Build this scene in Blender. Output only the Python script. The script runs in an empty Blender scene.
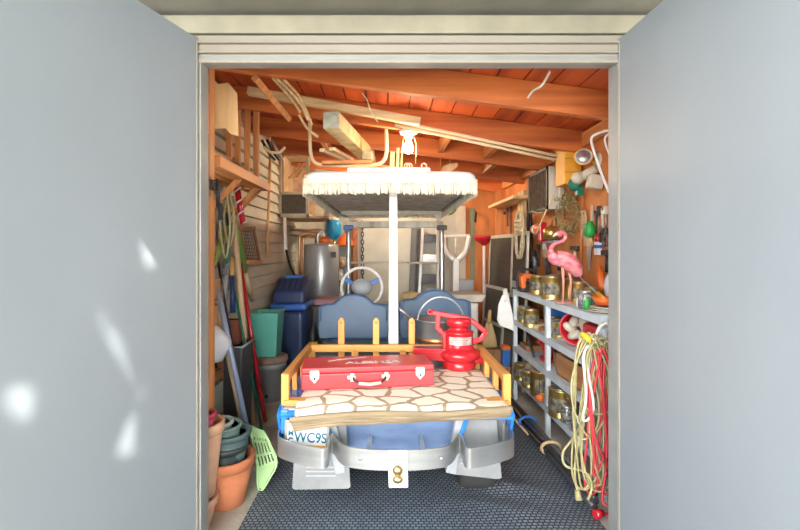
import bpy, bmesh, math, random
from mathutils import Matrix, Vector, Euler
random.seed(7)
PI = math.pi
COL = bpy.context.scene.collection
F, CX, CY, H = 450.0, 388.0, 250.0, 1.2
def P(px, py, d):
    """a point seen at pixel px,py of the photograph at depth d metres"""
    return Vector(((px-CX)*d/F, d, H-(py-CY)*d/F))
XR, XL, YB = 1.30, -1.12, 5.4
def RW(px, py, off=0.03):
    X = XR-off; return P(px, py, X*F/(px-CX))
def LW(px, py, off=0.04):
    X = XL+off; return P(px, py, X*F/(px-CX))
def ceil_z(x): return 2.14-0.13*x

# ---------------------------------------------------------------- materials
MATS = {}
def mat(name, col, rough=0.55, metal=0.0, col2=None, scale=6.0, stretch=(1,1,1), bump=0.0, bscale=None, alpha=None, trans=0.0, coat=0.0, detail=4.0, lo=0.35, hi=0.65):
    if name in MATS: return MATS[name]
    m = bpy.data.materials.new(name); m.use_nodes = True
    nt = m.node_tree; N = nt.nodes; L = nt.links
    b = N['Principled BSDF']
    b.inputs['Roughness'].default_value = rough
    b.inputs['Metallic'].default_value = metal
    b.inputs['Coat Weight'].default_value = coat
    if trans: b.inputs['Transmission Weight'].default_value = trans; b.inputs['IOR'].default_value = 1.45
    if alpha is not None: b.inputs['Alpha'].default_value = alpha
    tc = N.new('ShaderNodeTexCoord'); mp = N.new('ShaderNodeMapping'); mp.inputs['Scale'].default_value = stretch
    L.new(tc.outputs['Object'], mp.inputs['Vector'])
    nz = N.new('ShaderNodeTexNoise'); nz.inputs['Scale'].default_value = scale; nz.inputs['Detail'].default_value = detail
    L.new(mp.outputs[0], nz.inputs['Vector'])
    if col2 is None: col2 = tuple(c*0.8 for c in col)
    r = N.new('ShaderNodeValToRGB')
    r.color_ramp.elements[0].position = lo; r.color_ramp.elements[1].position = hi
    r.color_ramp.elements[0].color = (*col2, 1); r.color_ramp.elements[1].color = (*col, 1)
    L.new(nz.outputs['Fac'], r.inputs[0]); L.new(r.outputs[0], b.inputs['Base Color'])
    if bump:
        bp = N.new('ShaderNodeBump'); bp.inputs['Strength'].default_value = bump; bp.inputs['Distance'].default_value = 0.01
        n2 = N.new('ShaderNodeTexNoise'); n2.inputs['Scale'].default_value = bscale or scale*3; n2.inputs['Detail'].default_value = 4
        L.new(mp.outputs[0], n2.inputs['Vector'])
        L.new(n2.outputs['Fac'], bp.inputs['Height']); L.new(bp.outputs[0], b.inputs['Normal'])
    MATS[name] = m
    return m
def wood(name, col, axis='z', col2=None, s=22, rough=0.6, knots=True):
    st = {'x': (0.06, 1, 1), 'y': (1, 0.06, 1), 'z': (1, 1, 0.06)}[axis]
    return mat(name+'_'+axis, col, rough, 0, col2 or tuple(c*0.55 for c in col), s, st, bump=0.15, detail=6, lo=0.3, hi=0.6)
def emit(name, col, strength):
    m = bpy.data.materials.new(name); m.use_nodes = True; nt = m.node_tree; nt.nodes.clear()
    e = nt.nodes.new('ShaderNodeEmission'); e.inputs[0].default_value = (*col, 1); e.inputs[1].default_value = strength
    o = nt.nodes.new('ShaderNodeOutputMaterial'); nt.links.new(e.outputs[0], o.inputs[0]); return m

# ---------------------------------------------------------------- mesh builder
def smooth(pts, n=6, closed=False):
    pts = [Vector(p) for p in pts]; out = []; k = len(pts)
    rng = range(k if closed else k-1)
    for i in rng:
        g = (lambda j: pts[j % k]) if closed else (lambda j: pts[max(0, min(k-1, j))])
        p0, p1, p2, p3 = g(i-1), g(i), g(i+1), g(i+2)
        for t in range(n):
            u = t/n
            out.append(0.5*((2*p1)+(-p0+p2)*u+(2*p0-5*p1+4*p2-p3)*u*u+(-p0+3*p1-3*p2+p3)*u**3))
    if not closed: out.append(pts[-1])
    return out
class MB:
    def __init__(s, M=None): s.v = []; s.f = []; s.s = []; s.M = M or Matrix.Identity(4)
    def add(s, vs, fs, sm=False):
        n = len(s.v); s.v += [s.M @ Vector(p) for p in vs]
        s.f += [tuple(i+n for i in f) for f in fs]; s.s += [sm]*len(fs); return s
    def box(s, c, d, R=None):
        x, y, z = (k/2 for k in d); R = R or Matrix.Identity(3)
        if isinstance(R, Euler): R = R.to_matrix()
        vs = [Vector(c)+R @ Vector((a*x, b*y, e*z)) for a in (-1, 1) for b in (-1, 1) for e in (-1, 1)]
        return s.add(vs, [(0,1,3,2),(4,6,7,5),(0,4,5,1),(2,3,7,6),(0,2,6,4),(1,5,7,3)])
    def bb(s, a, b):
        return s.box([(a[i]+b[i])/2 for i in range(3)], [abs(b[i]-a[i]) for i in range(3)])
    def bar(s, a, b, w, t, up=(0,0,1)):
        a, b = Vector(a), Vector(b); z = (b-a); ln = z.length; z.normalize(); up = Vector(up)
        if abs(z.dot(up)) > 0.98: up = Vector((0, 1, 0))
        x = up.cross(z).normalized(); y = z.cross(x)
        R = Matrix((x, y, z)).transposed()
        return s.box((a+b)/2, (w, t, ln), R)
    def tube(s, pts, r, seg=8, closed=False, sm=True):
        pts = [Vector(p) for p in pts]; n = len(pts)
        rr = r if isinstance(r, (list, tuple)) else [r]*n
        T = []
        for i in range(n):
            if closed: t = pts[(i+1) % n]-pts[i-1]
            else: t = pts[min(i+1, n-1)]-pts[max(i-1, 0)]
            T.append(t.normalized() if t.length > 1e-9 else Vector((0,0,1)))
        up = Vector((0,0,1)) if abs(T[0].z) < 0.9 else Vector((1,0,0))
        x = up.cross(T[0]).normalized(); vs = []
        for i in range(n):
            x = (x-T[i]*x.dot(T[i])); x.normalize(); y = T[i].cross(x)
            for k in range(seg):
                a = 2*PI*k/seg; vs.append(pts[i]+(x*math.cos(a)+y*math.sin(a))*rr[i])
        fs = []
        for i in range(n if closed else n-1):
            j = (i+1) % n
            for k in range(seg):
                l = (k+1) % seg; fs.append((i*seg+k, i*seg+l, j*seg+l, j*seg+k))
        s.add(vs, fs, sm)
        if not closed:
            m = len(s.v)-n*seg
            s.f.append(tuple(m+k for k in reversed(range(seg)))); s.s.append(False)
            s.f.append(tuple(m+(n-1)*seg+k for k in range(seg))); s.s.append(False)
        return s
    def cyl(s, a, b, r, r2=None, seg=16): return s.tube([a, b], [r, r if r2 is None else r2], seg)
    def lathe(s, prof, c=(0,0,0), seg=24, R=None, sm=True, sx=1, sy=1):
        R = R or Matrix.Identity(3)
        if isinstance(R, Euler): R = R.to_matrix()
        c = Vector(c); vs = []; n = len(prof)
        for (r, z) in prof:
            for k in range(seg):
                a = 2*PI*k/seg; vs.append(c+R @ Vector((max(r,1e-4)*math.cos(a)*sx, max(r,1e-4)*math.sin(a)*sy, z)))
        fs = [(i*seg+k, i*seg+(k+1)%seg, (i+1)*seg+(k+1)%seg, (i+1)*seg+k) for i in range(n-1) for k in range(seg)]
        s.add(vs, fs, sm); m = len(s.v)-n*seg
        s.f.append(tuple(m+k for k in reversed(range(seg)))); s.s.append(False)
        s.f.append(tuple(m+(n-1)*seg+k for k in range(seg))); s.s.append(False)
        return s
    def ball(s, c, r, seg=14, R=None, sc=(1,1,1)):
        R = R or Matrix.Identity(3)
        if isinstance(R, Euler): R = R.to_matrix()
        n = seg//2; c = Vector(c); vs = []; fs = []
        for i in range(n+1):
            t = PI*i/n
            for k in range(seg):
                a = 2*PI*k/seg
                vs.append(c+R @ Vector((r*sc[0]*math.sin(t)*math.cos(a), r*sc[1]*math.sin(t)*math.sin(a), r*sc[2]*math.cos(t))))
        for i in range(n):
            for k in range(seg): fs.append((i*seg+k, i*seg+(k+1)%seg, (i+1)*seg+(k+1)%seg, (i+1)*seg+k))
        return s.add(vs, fs, True)
    def prism(s, poly, o, u, w, th, sm=False):
        """2-D outline poly in plane (o; u,w), extruded th along u x w"""
        o, u, w = Vector(o), Vector(u).normalized(), Vector(w).normalized(); nn = u.cross(w).normalized()*th
        a = [o+u*p[0]+w*p[1]-nn/2 for p in poly]; b = [q+nn for q in a]; n = len(poly)
        s.add(a+b, [tuple(range(n))[::-1], tuple(range(n, 2*n))]+[(i, (i+1)%n, n+(i+1)%n, n+i) for i in range(n)], sm)
        return s
    def ribbon(s, path, z0, z1, th, sm=True):
        path = [Vector((p[0], p[1], 0)) for p in path]; n = len(path); L = []; R = []
        for i in range(n):
            t = (path[min(i+1,n-1)]-path[max(i-1,0)]).normalized(); q = Vector((-t.y, t.x, 0))*th/2
            L.append(path[i]+q); R.append(path[i]-q)
        vs = []
        for i in range(n): vs += [(L[i].x,L[i].y,z0),(L[i].x,L[i].y,z1),(R[i].x,R[i].y,z1),(R[i].x,R[i].y,z0)]
        fs = []
        for i in range(n-1):
            for k in range(4): fs.append((4*i+k, 4*i+(k+1)%4, 4*i+4+(k+1)%4, 4*i+4+k))
        fs += [(0,1,2,3), (4*n-4, 4*n-3, 4*n-2, 4*n-1)]
        return s.add(vs, fs, False)
def rootloc(o):
    l = Vector((0,0,0))
    while o is not None: l += o.location; o = o.parent
    return l
def obj(name, mb, m, parent=None, bev=0, seg=2, origin=None, autosm=False):
    vs = mb.v
    if parent is not None: org = rootloc(parent)
    elif origin is not None: org = Vector(origin)
    else:
        lo = [min(v[i] for v in vs) for i in range(3)]; hi = [max(v[i] for v in vs) for i in range(3)]
        org = Vector(((lo[0]+hi[0])/2, (lo[1]+hi[1])/2, lo[2]))
    me = bpy.data.meshes.new(name); me.from_pydata([v-org for v in vs], [], mb.f)
    me.polygons.foreach_set('use_smooth', mb.s); me.update()
    bm = bmesh.new(); bm.from_mesh(me); bmesh.ops.recalc_face_normals(bm, faces=bm.faces); bm.to_mesh(me); bm.free()
    if m: me.materials.append(m)
    o = bpy.data.objects.new(name, me); COL.objects.link(o)
    if parent is not None: o.parent = parent
    else: o.location = org
    if bev:
        b = o.modifiers.new('bevel', 'BEVEL'); b.width = bev; b.segments = seg; b.limit_method = 'ANGLE'; b.angle_limit = math.radians(40)
    return o
def tag(o, label, cat, group=None):
    o['label'] = label; o['category'] = cat
    if group: o['group'] = group
    return o
def thing(name, label, cat, loc=(0,0,0), group=None):
    o = bpy.data.objects.new(name, None); COL.objects.link(o); o.location = loc; o.empty_display_size = 0.05
    return tag(o, label, cat, group)
def struct(name, mb, m, parent=None, **k):
    o = obj(name, mb, m, parent, **k)
    if parent is None: o['kind'] = 'structure'
    return o
def dup(root, loc, rz=0, label=None, sc=1, group=None, rot=None):
    r = root.copy(); COL.objects.link(r); r.location = loc; r.rotation_euler = rot or (0, 0, rz); r.scale = (sc,)*3 if not isinstance(sc, tuple) else sc
    if label: r['label'] = label
    if group: r['group'] = group
    for ch in list(root.children):
        c = ch.copy(); COL.objects.link(c); c.parent = r
        for g in ch.children:
            d = g.copy(); COL.objects.link(d); d.parent = c
    return r
def text(name, body, size, M, m, parent, ext=0.0006, sx=1.0, off=0.0):
    cu = bpy.data.curves.new(name, 'FONT'); cu.body = body; cu.size = size; cu.extrude = ext; cu.offset = off; cu.align_x = 'CENTER'; cu.align_y = 'CENTER'
    t = bpy.data.objects.new(name, cu); COL.objects.link(t)
    bpy.context.view_layer.update()
    dg = bpy.context.evaluated_depsgraph_get(); me = bpy.data.meshes.new_from_object(t.evaluated_get(dg))
    bpy.data.objects.remove(t)
    me.transform(Matrix.Translation(-rootloc(parent)) @ M @ Matrix.Diagonal((sx,1,1,1)))
    me.materials.clear(); me.materials.append(m)
    o = bpy.data.objects.new(name, me); COL.objects.link(o); o.parent = parent; return o
FACE = Matrix(((1,0,0,0),(0,0,-1,0),(0,1,0,0),(0,0,0,1)))    # text lying in xz, facing -y

# ---------------------------------------------------------------- palette
ORG = (0.62, 0.19, 0.055)
m_plank = wood('ceiling_board', (0.56, 0.105, 0.022), 'y', (0.24, 0.035, 0.010), 10)
m_raf = wood('rafter_wood', (0.66, 0.19, 0.042), 'x', (0.30, 0.06, 0.015), 12)
m_orz = wood('orange_wood', (0.68, 0.27, 0.08), 'z'); m_ory = wood('orange_wood', (0.68, 0.27, 0.08), 'y')
m_ply = mat('orange_plywood', (0.70, 0.27, 0.08), 0.7, 0, (0.48, 0.16, 0.045), 5, (1, 1, 0.3), bump=0.2)
m_dkwood = wood('brown_wood', (0.36, 0.17, 0.07), 'y'); m_dkwoodz = wood('brown_wood', (0.36, 0.17, 0.07), 'z')
m_pine = wood('pine', (0.80, 0.58, 0.30), 'x'); m_pinez = wood('pine', (0.80, 0.58, 0.30), 'z'); m_piney = wood('pine', (0.80, 0.58, 0.30), 'y')
m_rail = wood('rail_pine', (0.72, 0.36, 0.09), 'x', (0.52, 0.22, 0.05)); m_railz = wood('rail_pine', (0.72, 0.36, 0.09), 'z', (0.52, 0.22, 0.05)); m_raily = wood('rail_pine', (0.62, 0.30, 0.08), 'y', (0.45, 0.20, 0.05))
m_tool = wood('handle_wood', (0.66, 0.48, 0.28), 'z', (0.44, 0.29, 0.15))
m_siding = mat('siding_paint', (0.70, 0.66, 0.52), 0.7, 0, (0.52, 0.49, 0.38), 4, (1, .3, 1), bump=0.3)
m_conc = mat('concrete', (0.62, 0.59, 0.53), 0.85, 0, (0.44, 0.40, 0.33), 5, bump=0.5, bscale=40)
m_door = mat('door_paint', (0.268, 0.298, 0.322), 0.5, 0, (0.250, 0.280, 0.304), 3, (1, 1, .6), bump=0.04, bscale=60)
m_trimp = mat('trim_paint', (0.36, 0.33, 0.275), 0.5, 0, (0.30, 0.27, 0.22), 5, (.2, 1, 1))
m_jamb = mat('jamb_paint', (0.30, 0.31, 0.30), 0.5)
m_white = mat('white_paint', (0.80, 0.80, 0.78), 0.4, 0, (0.70, 0.70, 0.68), 8)
m_cream = mat('cream_paint', (0.66, 0.62, 0.52), 0.5, 0, (0.52, 0.48, 0.38), 8)
m_canopy = mat('canopy_vinyl', (0.80, 0.81, 0.80), 0.45, 0, (0.74, 0.75, 0.74), 3, bump=0.1)
m_fringe = mat('fringe_yarn', (0.86, 0.81, 0.66), 0.9, 0, (0.66, 0.60, 0.46), 60, (1,1,.2))
m_under = mat('canopy_underside', (0.84, 0.79, 0.70), 0.8, 0, (0.56, 0.51, 0.44), 12, bump=0.5, bscale=60)
m_navy = mat('seat_vinyl', (0.030, 0.090, 0.19), 0.45, 0, (0.022, 0.066, 0.145), 5, bump=0.15)
m_body = mat('cart_blue_panel', (0.22, 0.32, 0.54), 0.3, 0, (0.15, 0.23, 0.42), 6, (1,1,3), coat=.3)
m_bright = mat('bright_blue_paint', (0.02, 0.22, 0.75), 0.25, 0, (0.015, 0.17, 0.62), 8, coat=.5)
m_under_grey = mat('undercarriage', (0.16, 0.17, 0.18), 0.7)
m_alu = mat('brushed_aluminium', (0.56, 0.57, 0.57), 0.38, 0.85, (0.42, 0.43, 0.43), 20, (.1,.1,1), bump=.05)
m_steel = mat('galvanised_steel', (0.60, 0.62, 0.63), 0.35, 0.8, (0.45, 0.47, 0.48), 15)
m_tyre = mat('tyre_rubber', (0.035, 0.035, 0.035), 0.85)
m_flap = mat('mud_flap_plastic', (0.26, 0.27, 0.28), 0.55, 0, (0.20, 0.21, 0.22), 9, bump=.1)
m_red = mat('red_enamel', (0.56, 0.018, 0.03), 0.25, 0, (0.44, 0.012, 0.02), 6, coat=.4)
m_case = mat('red_case_paint', (0.66, 0.045, 0.055), 0.38, 0, (0.55, 0.03, 0.04), 5, coat=.2)
m_brass = mat('gold_tin', (0.72, 0.52, 0.18), 0.30, 0.85, (0.55, 0.38, 0.11), 10)
m_bolt = mat('brass_bolt', (0.62, 0.44, 0.20), 0.3, 0.9)
m_black = mat('black_plastic', (0.025, 0.025, 0.028), 0.5)
m_dgrey = mat('dark_grey_plastic', (0.10, 0.105, 0.11), 0.5)
m_grey = mat('grey_plastic', (0.38, 0.41, 0.44), 0.5)
m_shelf = mat('shelf_paint', (0.66, 0.73, 0.78), 0.45, 0.0, (0.56, 0.63, 0.68), 10)
m_tan = mat('tan_fabric', (0.52, 0.42, 0.26), 0.95, 0, (0.36, 0.28, 0.16), 30, bump=.3)
m_terra = mat('terracotta', (0.62, 0.22, 0.10), 0.85, 0, (0.46, 0.15, 0.065), 8, bump=.2)
m_terra2 = mat('pale_terracotta', (0.66, 0.38, 0.24), 0.85, 0, (0.50, 0.27, 0.16), 8, bump=.2)
m_potg = mat('green_grey_plastic', (0.10, 0.16, 0.15), 0.6, 0, (0.06, 0.10, 0.10), 10)
m_potp = mat('pale_green_plastic', (0.40, 0.48, 0.40), 0.6)
m_pink = mat('flamingo_pink', (0.72, 0.09, 0.17), 0.5, 0, (0.82, 0.36, 0.36), 22, (1,1,2))
m_legpink = mat('flamingo_leg', (0.72, 0.32, 0.24), 0.5)
m_teal = mat('teal_plastic', (0.15, 0.56, 0.46), 0.45, 0, (0.12, 0.48, 0.40), 5)
m_lime = mat('pale_green_scoop', (0.42, 0.66, 0.32), 0.45, 0, (0.36, 0.58, 0.27), 8)
m_hblue = mat('blue_grey_tube', (0.36, 0.43, 0.60), 0.35, 0.3)
m_softn = mat('navy_plastic', (0.03, 0.06, 0.17), 0.35, 0, (0.02, 0.04, 0.12), 4)
m_band = mat('blue_band', (0.05, 0.17, 0.62), 0.35)
m_tank = mat('tank_grey', (0.40, 0.42, 0.43), 0.30, 0.4, (0.34, 0.36, 0.37), 5)
m_copper = mat('copper', (0.72, 0.34, 0.16), 0.35, 0.85)
m_azure = mat('azure_paint', (0.02, 0.28, 0.50), 0.35)
m_rope = mat('pale_rope', (0.72, 0.62, 0.42), 0.9, 0, (0.52, 0.43, 0.27), 60, bump=.4)
m_cord = mat('beige_cord', (0.42, 0.38, 0.19), 0.55, 0, (0.32, 0.28, 0.13), 30)
m_rcord = mat('red_cord', (0.66, 0.04, 0.06), 0.45)
m_wcord = mat('white_cord', (0.78, 0.76, 0.70), 0.5)
m_yel = mat('yellow_paint', (0.88, 0.45, 0.04), 0.5, 0, (0.76, 0.36, 0.03), 8)
m_green = mat('green_plastic', (0.03, 0.42, 0.08), 0.4)
m_dgreen = mat('dark_green_plastic', (0.01, 0.20, 0.13), 0.4)
m_orange = mat('orange_plastic', (0.85, 0.17, 0.03), 0.4)
m_blackm = mat('dark_metal', (0.07, 0.07, 0.075), 0.4, 0.6)
m_screen = mat('insect_screen', (0.11, 0.10, 0.08), 0.8, 0, (0.07, 0.065, 0.05), 40)
m_fr = mat('screen_frame_paint', (0.62, 0.60, 0.48), 0.5)
m_glass = mat('jar_glass', (0.9, 0.93, 0.92), 0.05, 0, (0.9, 0.93, 0.92), trans=0.9)
m_ladder = mat('ladder_alu', (0.55, 0.56, 0.55), 0.4, 0.7)
m_pvc = mat('ivory_pipe', (0.78, 0.60, 0.36), 0.5)
m_box = mat('cardboard', (0.50, 0.30, 0.15), 0.9, 0, (0.40, 0.23, 0.11), 6)
m_bluelid = mat('blue_plastic', (0.03, 0.16, 0.55), 0.4)
m_straw = mat('straw', (0.66, 0.48, 0.24), 0.9, 0, (0.48, 0.32, 0.14), 50, (1,1,.1), bump=.5)
m_bag = mat('white_bag', (0.74, 0.76, 0.78), 0.45, 0, (0.60, 0.63, 0.68), 6, bump=.3)
# ================================================================ SETTING
# floor
struct('floor', MB().bb((-4, -8, -0.1), (4, YB+0.1, 0)), m_conc)
# left wall: lap siding on the house wall
WL = (1.92, 2.55, .98, 1.98); WR = (1.92, 2.52, .98, 1.80)      # unseen side openings added to let light in: y0, y1, z0, z1
def holed(b, xa, xb, w, top):
    b.bb((xa, 1.86, 0), (xb, w[0], top)); b.bb((xa, w[1], 0), (xb, YB+.1, top)); b.bb((xa, w[0], 0), (xb, w[1], w[2])); b.bb((xa, w[0], w[3]), (xb, w[1], top)); return b
b = holed(MB(), XL-.12, XL-.02, WL, 2.5)
z = 0.0
while z < 2.25:
    e = 0.098; 
    for (ya, yb) in (((1.86, YB),) if (z+e < WL[2] or z > WL[3]) else ((1.86, WL[0]), (WL[1], YB))):
        b.add([(XL-.03,ya,z),(XL+.020,ya,z),(XL-.002,ya,z+e-.010),(XL-.03,ya,z+e-.010),(XL-.03,yb,z),(XL+.020,yb,z),(XL-.002,yb,z+e-.010),(XL-.03,yb,z+e-.010)],
          [(0,1,2,3),(4,7,6,5),(0,4,5,1),(1,5,6,2),(2,6,7,3),(3,7,4,0)])
    z += e
struct('wall_left', b, m_siding)
struct('wall_right', holed(MB(), XR, XR+.1, WR, 2.2), m_ply)
for nm_, x, w in (('added_opening_1', XL-.07, WL), ('added_opening_2', XR+.05, WR)):  # frames of the added side openings
    q = MB()
    for (a, c) in (((w[0], w[2]), (w[1], w[2]+.03)), ((w[0], w[3]-.03), (w[1], w[3])), ((w[0], w[2]), (w[0]+.03, w[3])), ((w[1]-.03, w[2]), (w[1], w[3]))):
        q.bb((x-.05, a[0], a[1]), (x+.05, c[0], c[1]))
    struct(nm_, q, m_trimp)
struct('wall_back', MB().bb((.86, YB, 0), (XR+.1, YB+.1, 2.5)), m_ply)
struct('wall_rear', MB().bb((XL-.1, YB, 0), (.86, YB+.1, 2.5)), m_siding)
m_panel = mat('painted_panel', (0.50, 0.52, 0.46), 0.6, 0, (0.40, 0.41, 0.35), 3)
pn = MB().bb((-0.62, YB-.05, 0), (0.80, YB, 1.62))
d3 = struct('door_3', pn, m_panel, bev=.004)
b = MB().lathe([(0,0),(.03,0),(.034,.02),(.02,.05),(0,.055)], (0.21, YB-.05, 0.63), 16, Euler((PI/2,0,0)))
obj('door_handle', b, m_blackm, d3)
struct('trim_3', MB().bb((0.80, YB-.06, 0), (0.92, YB, 1.72)).bb((-.70, YB-.06, 1.62), (.80, YB, 1.72)).bb((-.70,YB-.06,0),(-.62,YB,1.62)), m_fr)
# front wall around the opening
fw = MB().bb((-2.8, 1.80, 0), (-0.762, 1.85, 2.5)).bb((0.93, 1.80, 0), (2.8, 1.85, 2.5)).bb((-0.762, 1.80, 1.965), (0.93, 1.85, 2.5))
struct('wall_front', fw, m_jamb)
# jambs and head of the doorway
struct('trim_1', MB().bb((-0.762, 1.775, 0), (-0.738, 1.852, 1.946)).bb((0.906, 1.775, 0), (0.93, 1.852, 1.946)).bb((-0.762, 1.775, 1.946), (0.93, 1.852, 1.966)), m_jamb, bev=.003)
# ribbed head casing
b = MB(); yc = 1.80; LOW=1.938
for (z0, z1, t) in ((1.938,1.952,.028),(1.952,1.975,.022),(1.975,1.984,.036),(1.984,2.012,.026),(2.012,2.021,.040),(2.021,2.046,.030)):
    b.bb((-0.80, yc-t, z0), (0.95, yc, z1))
struct('trim_2', b, m_trimp, bev=.004)
struct('trim_4', MB().bb((-2.8, 1.765, 2.052), (2.8, 1.80, 2.120)), mat('fascia_paint', (0.34, 0.315, 0.23), 0.5), bev=.004)
struct('trim_5', MB().bb((-2.8, 0.75, 2.14), (2.8, 1.80, 2.17)), mat('soffit_paint', (0.24, 0.225, 0.18), 0.6))
# the two door leaves, opened towards the camera
def leaf(name, hx, hy, ang, sgn):
    M = Matrix.Translation((hx, hy, 0)) @ Matrix.Rotation(ang, 4, 'Z')
    b = MB(M).bb((-.02 if sgn<0 else -.02, -0.84, 0.02), (.02, 0, 2.03))
    d = struct(name, b, m_door, bev=.003, origin=(hx, hy, 0))
    e = MB(M).bb((-.023, -.001, 0.02), (.023, .006, 2.03)); obj('door_edge_strip', e, m_trimp, d)
    h = MB(M)
    for z in (0.3, 1.05, 1.8): h.cyl((sgn*0.0, .012, z-.045), (0, .012, z+.045), .008)
    obj('hinge', h, m_steel, d)
    return d
leaf('door_1', -0.768, 1.765, -math.radians(17), -1)
leaf('door_2', 0.928, 1.765, math.radians(1.0), 1)

# ceiling: boards running back, rafters across
ce = MB(); x = XL-.1; i = 0
while x < XR+.1:
    w = 0.136; x1 = x+w-.009
    for (y0, y1) in ((1.86, YB+.1),):
        za, zb = ceil_z(x), ceil_z(x1)
        ce.add([(x,y0,za),(x1,y0,zb),(x1,y1,zb),(x,y1,za),(x,y0,za+.02),(x1,y0,zb+.02),(x1,y1,zb+.02),(x,y1,za+.02)],
               [(0,1,2,3),(4,7,6,5),(0,4,5,1),(1,5,6,2),(2,6,7,3),(3,7,4,0)])
    x += w
ceil = struct('ceiling', ce, m_plank, origin=(0, 3.6, 2.14))
rb = MB(); rb.add([(XL-.1,1.86,ceil_z(XL-.1)+.022),(XR+.1,1.86,ceil_z(XR+.1)+.022),(XR+.1,YB+.1,ceil_z(XR+.1)+.022),(XL-.1,YB+.1,ceil_z(XL-.1)+.022)]+
  [(XL-.1,1.86,ceil_z(XL-.1)+.06),(XR+.1,1.86,ceil_z(XR+.1)+.06),(XR+.1,YB+.1,ceil_z(XR+.1)+.06),(XL-.1,YB+.1,ceil_z(XL-.1)+.06)],
  [(0,1,2,3),(4,7,6,5),(0,4,5,1),(1,5,6,2),(2,6,7,3),(3,7,4,0)])
obj('roof_deck', rb, m_under_grey, ceil)
def rafter(y, t=.045, hgt=.14, m=m_raf):
    a, c = XL, XR
    vs = [(a,y-t/2,ceil_z(a)-hgt),(c,y-t/2,ceil_z(c)-hgt),(c,y+t/2,ceil_z(c)-hgt),(a,y+t/2,ceil_z(a)-hgt),
          (a,y-t/2,ceil_z(a)-.001),(c,y-t/2,ceil_z(c)-.001),(c,y+t/2,ceil_z(c)-.001),(a,y+t/2,ceil_z(a)-.001)]
    obj('rafter', MB().add(vs, [(0,1,2,3),(4,7,6,5),(0,4,5,1),(1,5,6,2),(2,6,7,3),(3,7,4,0)]), m, ceil, bev=.003)
for y in (2.27, 2.95, 3.63, 4.31, 4.99): rafter(y)
b = MB()
for (x, y) in ((0.42, 3.29), (0.78, 3.29), (-0.55, 3.97), (0.9, 3.97)):
    b.bb((x-.02, y-.30, ceil_z(x)-.11), (x+.02, y+.30, ceil_z(x)-.02))
obj('blocking', b, m_ory, ceil)
# wall framing on the right wall: top plate and posts
b = MB().bb((XR-.04, 1.9, 1.87), (XR, YB, 1.96)); struct('trim_6', b, m_ory)
struct('trim_7', MB().bb((XR-.10, 4.95, 0), (XR-.0, 5.04, 1.86)), m_orz)
# post by the left jamb
struct('trim_8', MB().bb((-0.865, 2.02, 0), (-0.800, 2.08, 2.23)), m_orz, bev=.003)

# woven black runner on the concrete
def mat_mesh():
    b = MB(); nx, ny = 80, 110; x0, x1, y0, y1 = -.64, .93, 1.0, 5.2; vs = []
    for j in range(ny+1):
        for i in range(nx+1):
            x = x0+(x1-x0)*i/nx; y = y0+(y1-y0)*j/ny
            w = math.exp(-((x-.55)**2/.06+(y-2.25)**2/.05))
            z = .006+.010*w*(1+math.sin(26*y+9*x))+.003*(1+math.sin(6*y+3*x))*math.exp(-((x-.7)/.3)**2)
            vs.append((x, y, z))
    b.add(vs, [(j*(nx+1)+i, j*(nx+1)+i+1, (j+1)*(nx+1)+i+1, (j+1)*(nx+1)+i) for j in range(ny) for i in range(nx)], True)
    return b
def woven():
    m = bpy.data.materials.new('woven_black_mat'); m.use_nodes = True; nt = m.node_tree; N = nt.nodes; L = nt.links; bs = N['Principled BSDF']
    bs.inputs['Roughness'].default_value = .55
    tc = N.new('ShaderNodeTexCoord'); br = N.new('ShaderNodeTexBrick'); L.new(tc.outputs['Object'], br.inputs['Vector'])
    br.inputs['Scale'].default_value = 1; br.inputs['Brick Width'].default_value = .024; br.inputs['Row Height'].default_value = .019
    br.inputs['Mortar Size'].default_value = .0034; br.inputs['Mortar Smooth'].default_value = .3
    br.inputs['Color1'].default_value = (.30,.36,.43,1); br.inputs['Color2'].default_value = (.20,.25,.32,1); br.inputs['Mortar'].default_value = (.012,.018,.030,1)
    nz = N.new('ShaderNodeTexNoise'); nz.inputs['Scale'].default_value = 3; L.new(tc.outputs['Object'], nz.inputs['Vector'])
    mx = N.new('ShaderNodeMix'); mx.data_type = 'RGBA'; mx.blend_type = 'MULTIPLY'; mx.inputs['Factor'].default_value = .5
    L.new(br.outputs['Color'], mx.inputs['A']); L.new(nz.outputs['Fac'], mx.inputs['B']); L.new(mx.outputs['Result'], bs.inputs['Base Color'])
    bp = N.new('ShaderNodeBump'); bp.inputs['Strength'].default_value = .6; bp.inputs['Distance'].default_value = .004; bp.invert = True
    L.new(br.outputs['Fac'], bp.inputs['Height']); L.new(bp.outputs[0], bs.inputs['Normal']); return m
o = obj('floor_mat', mat_mesh(), woven()); tag(o, 'black woven rubber runner covering the floor under the cart', 'mat')

# ================================================================ GOLF CART
cart = thing('golf_cart', 'white-roofed blue golf cart with wooden rear deck rail, parked facing away', 'golf cart', (.04, 2.1, 0))
K = .035
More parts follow.
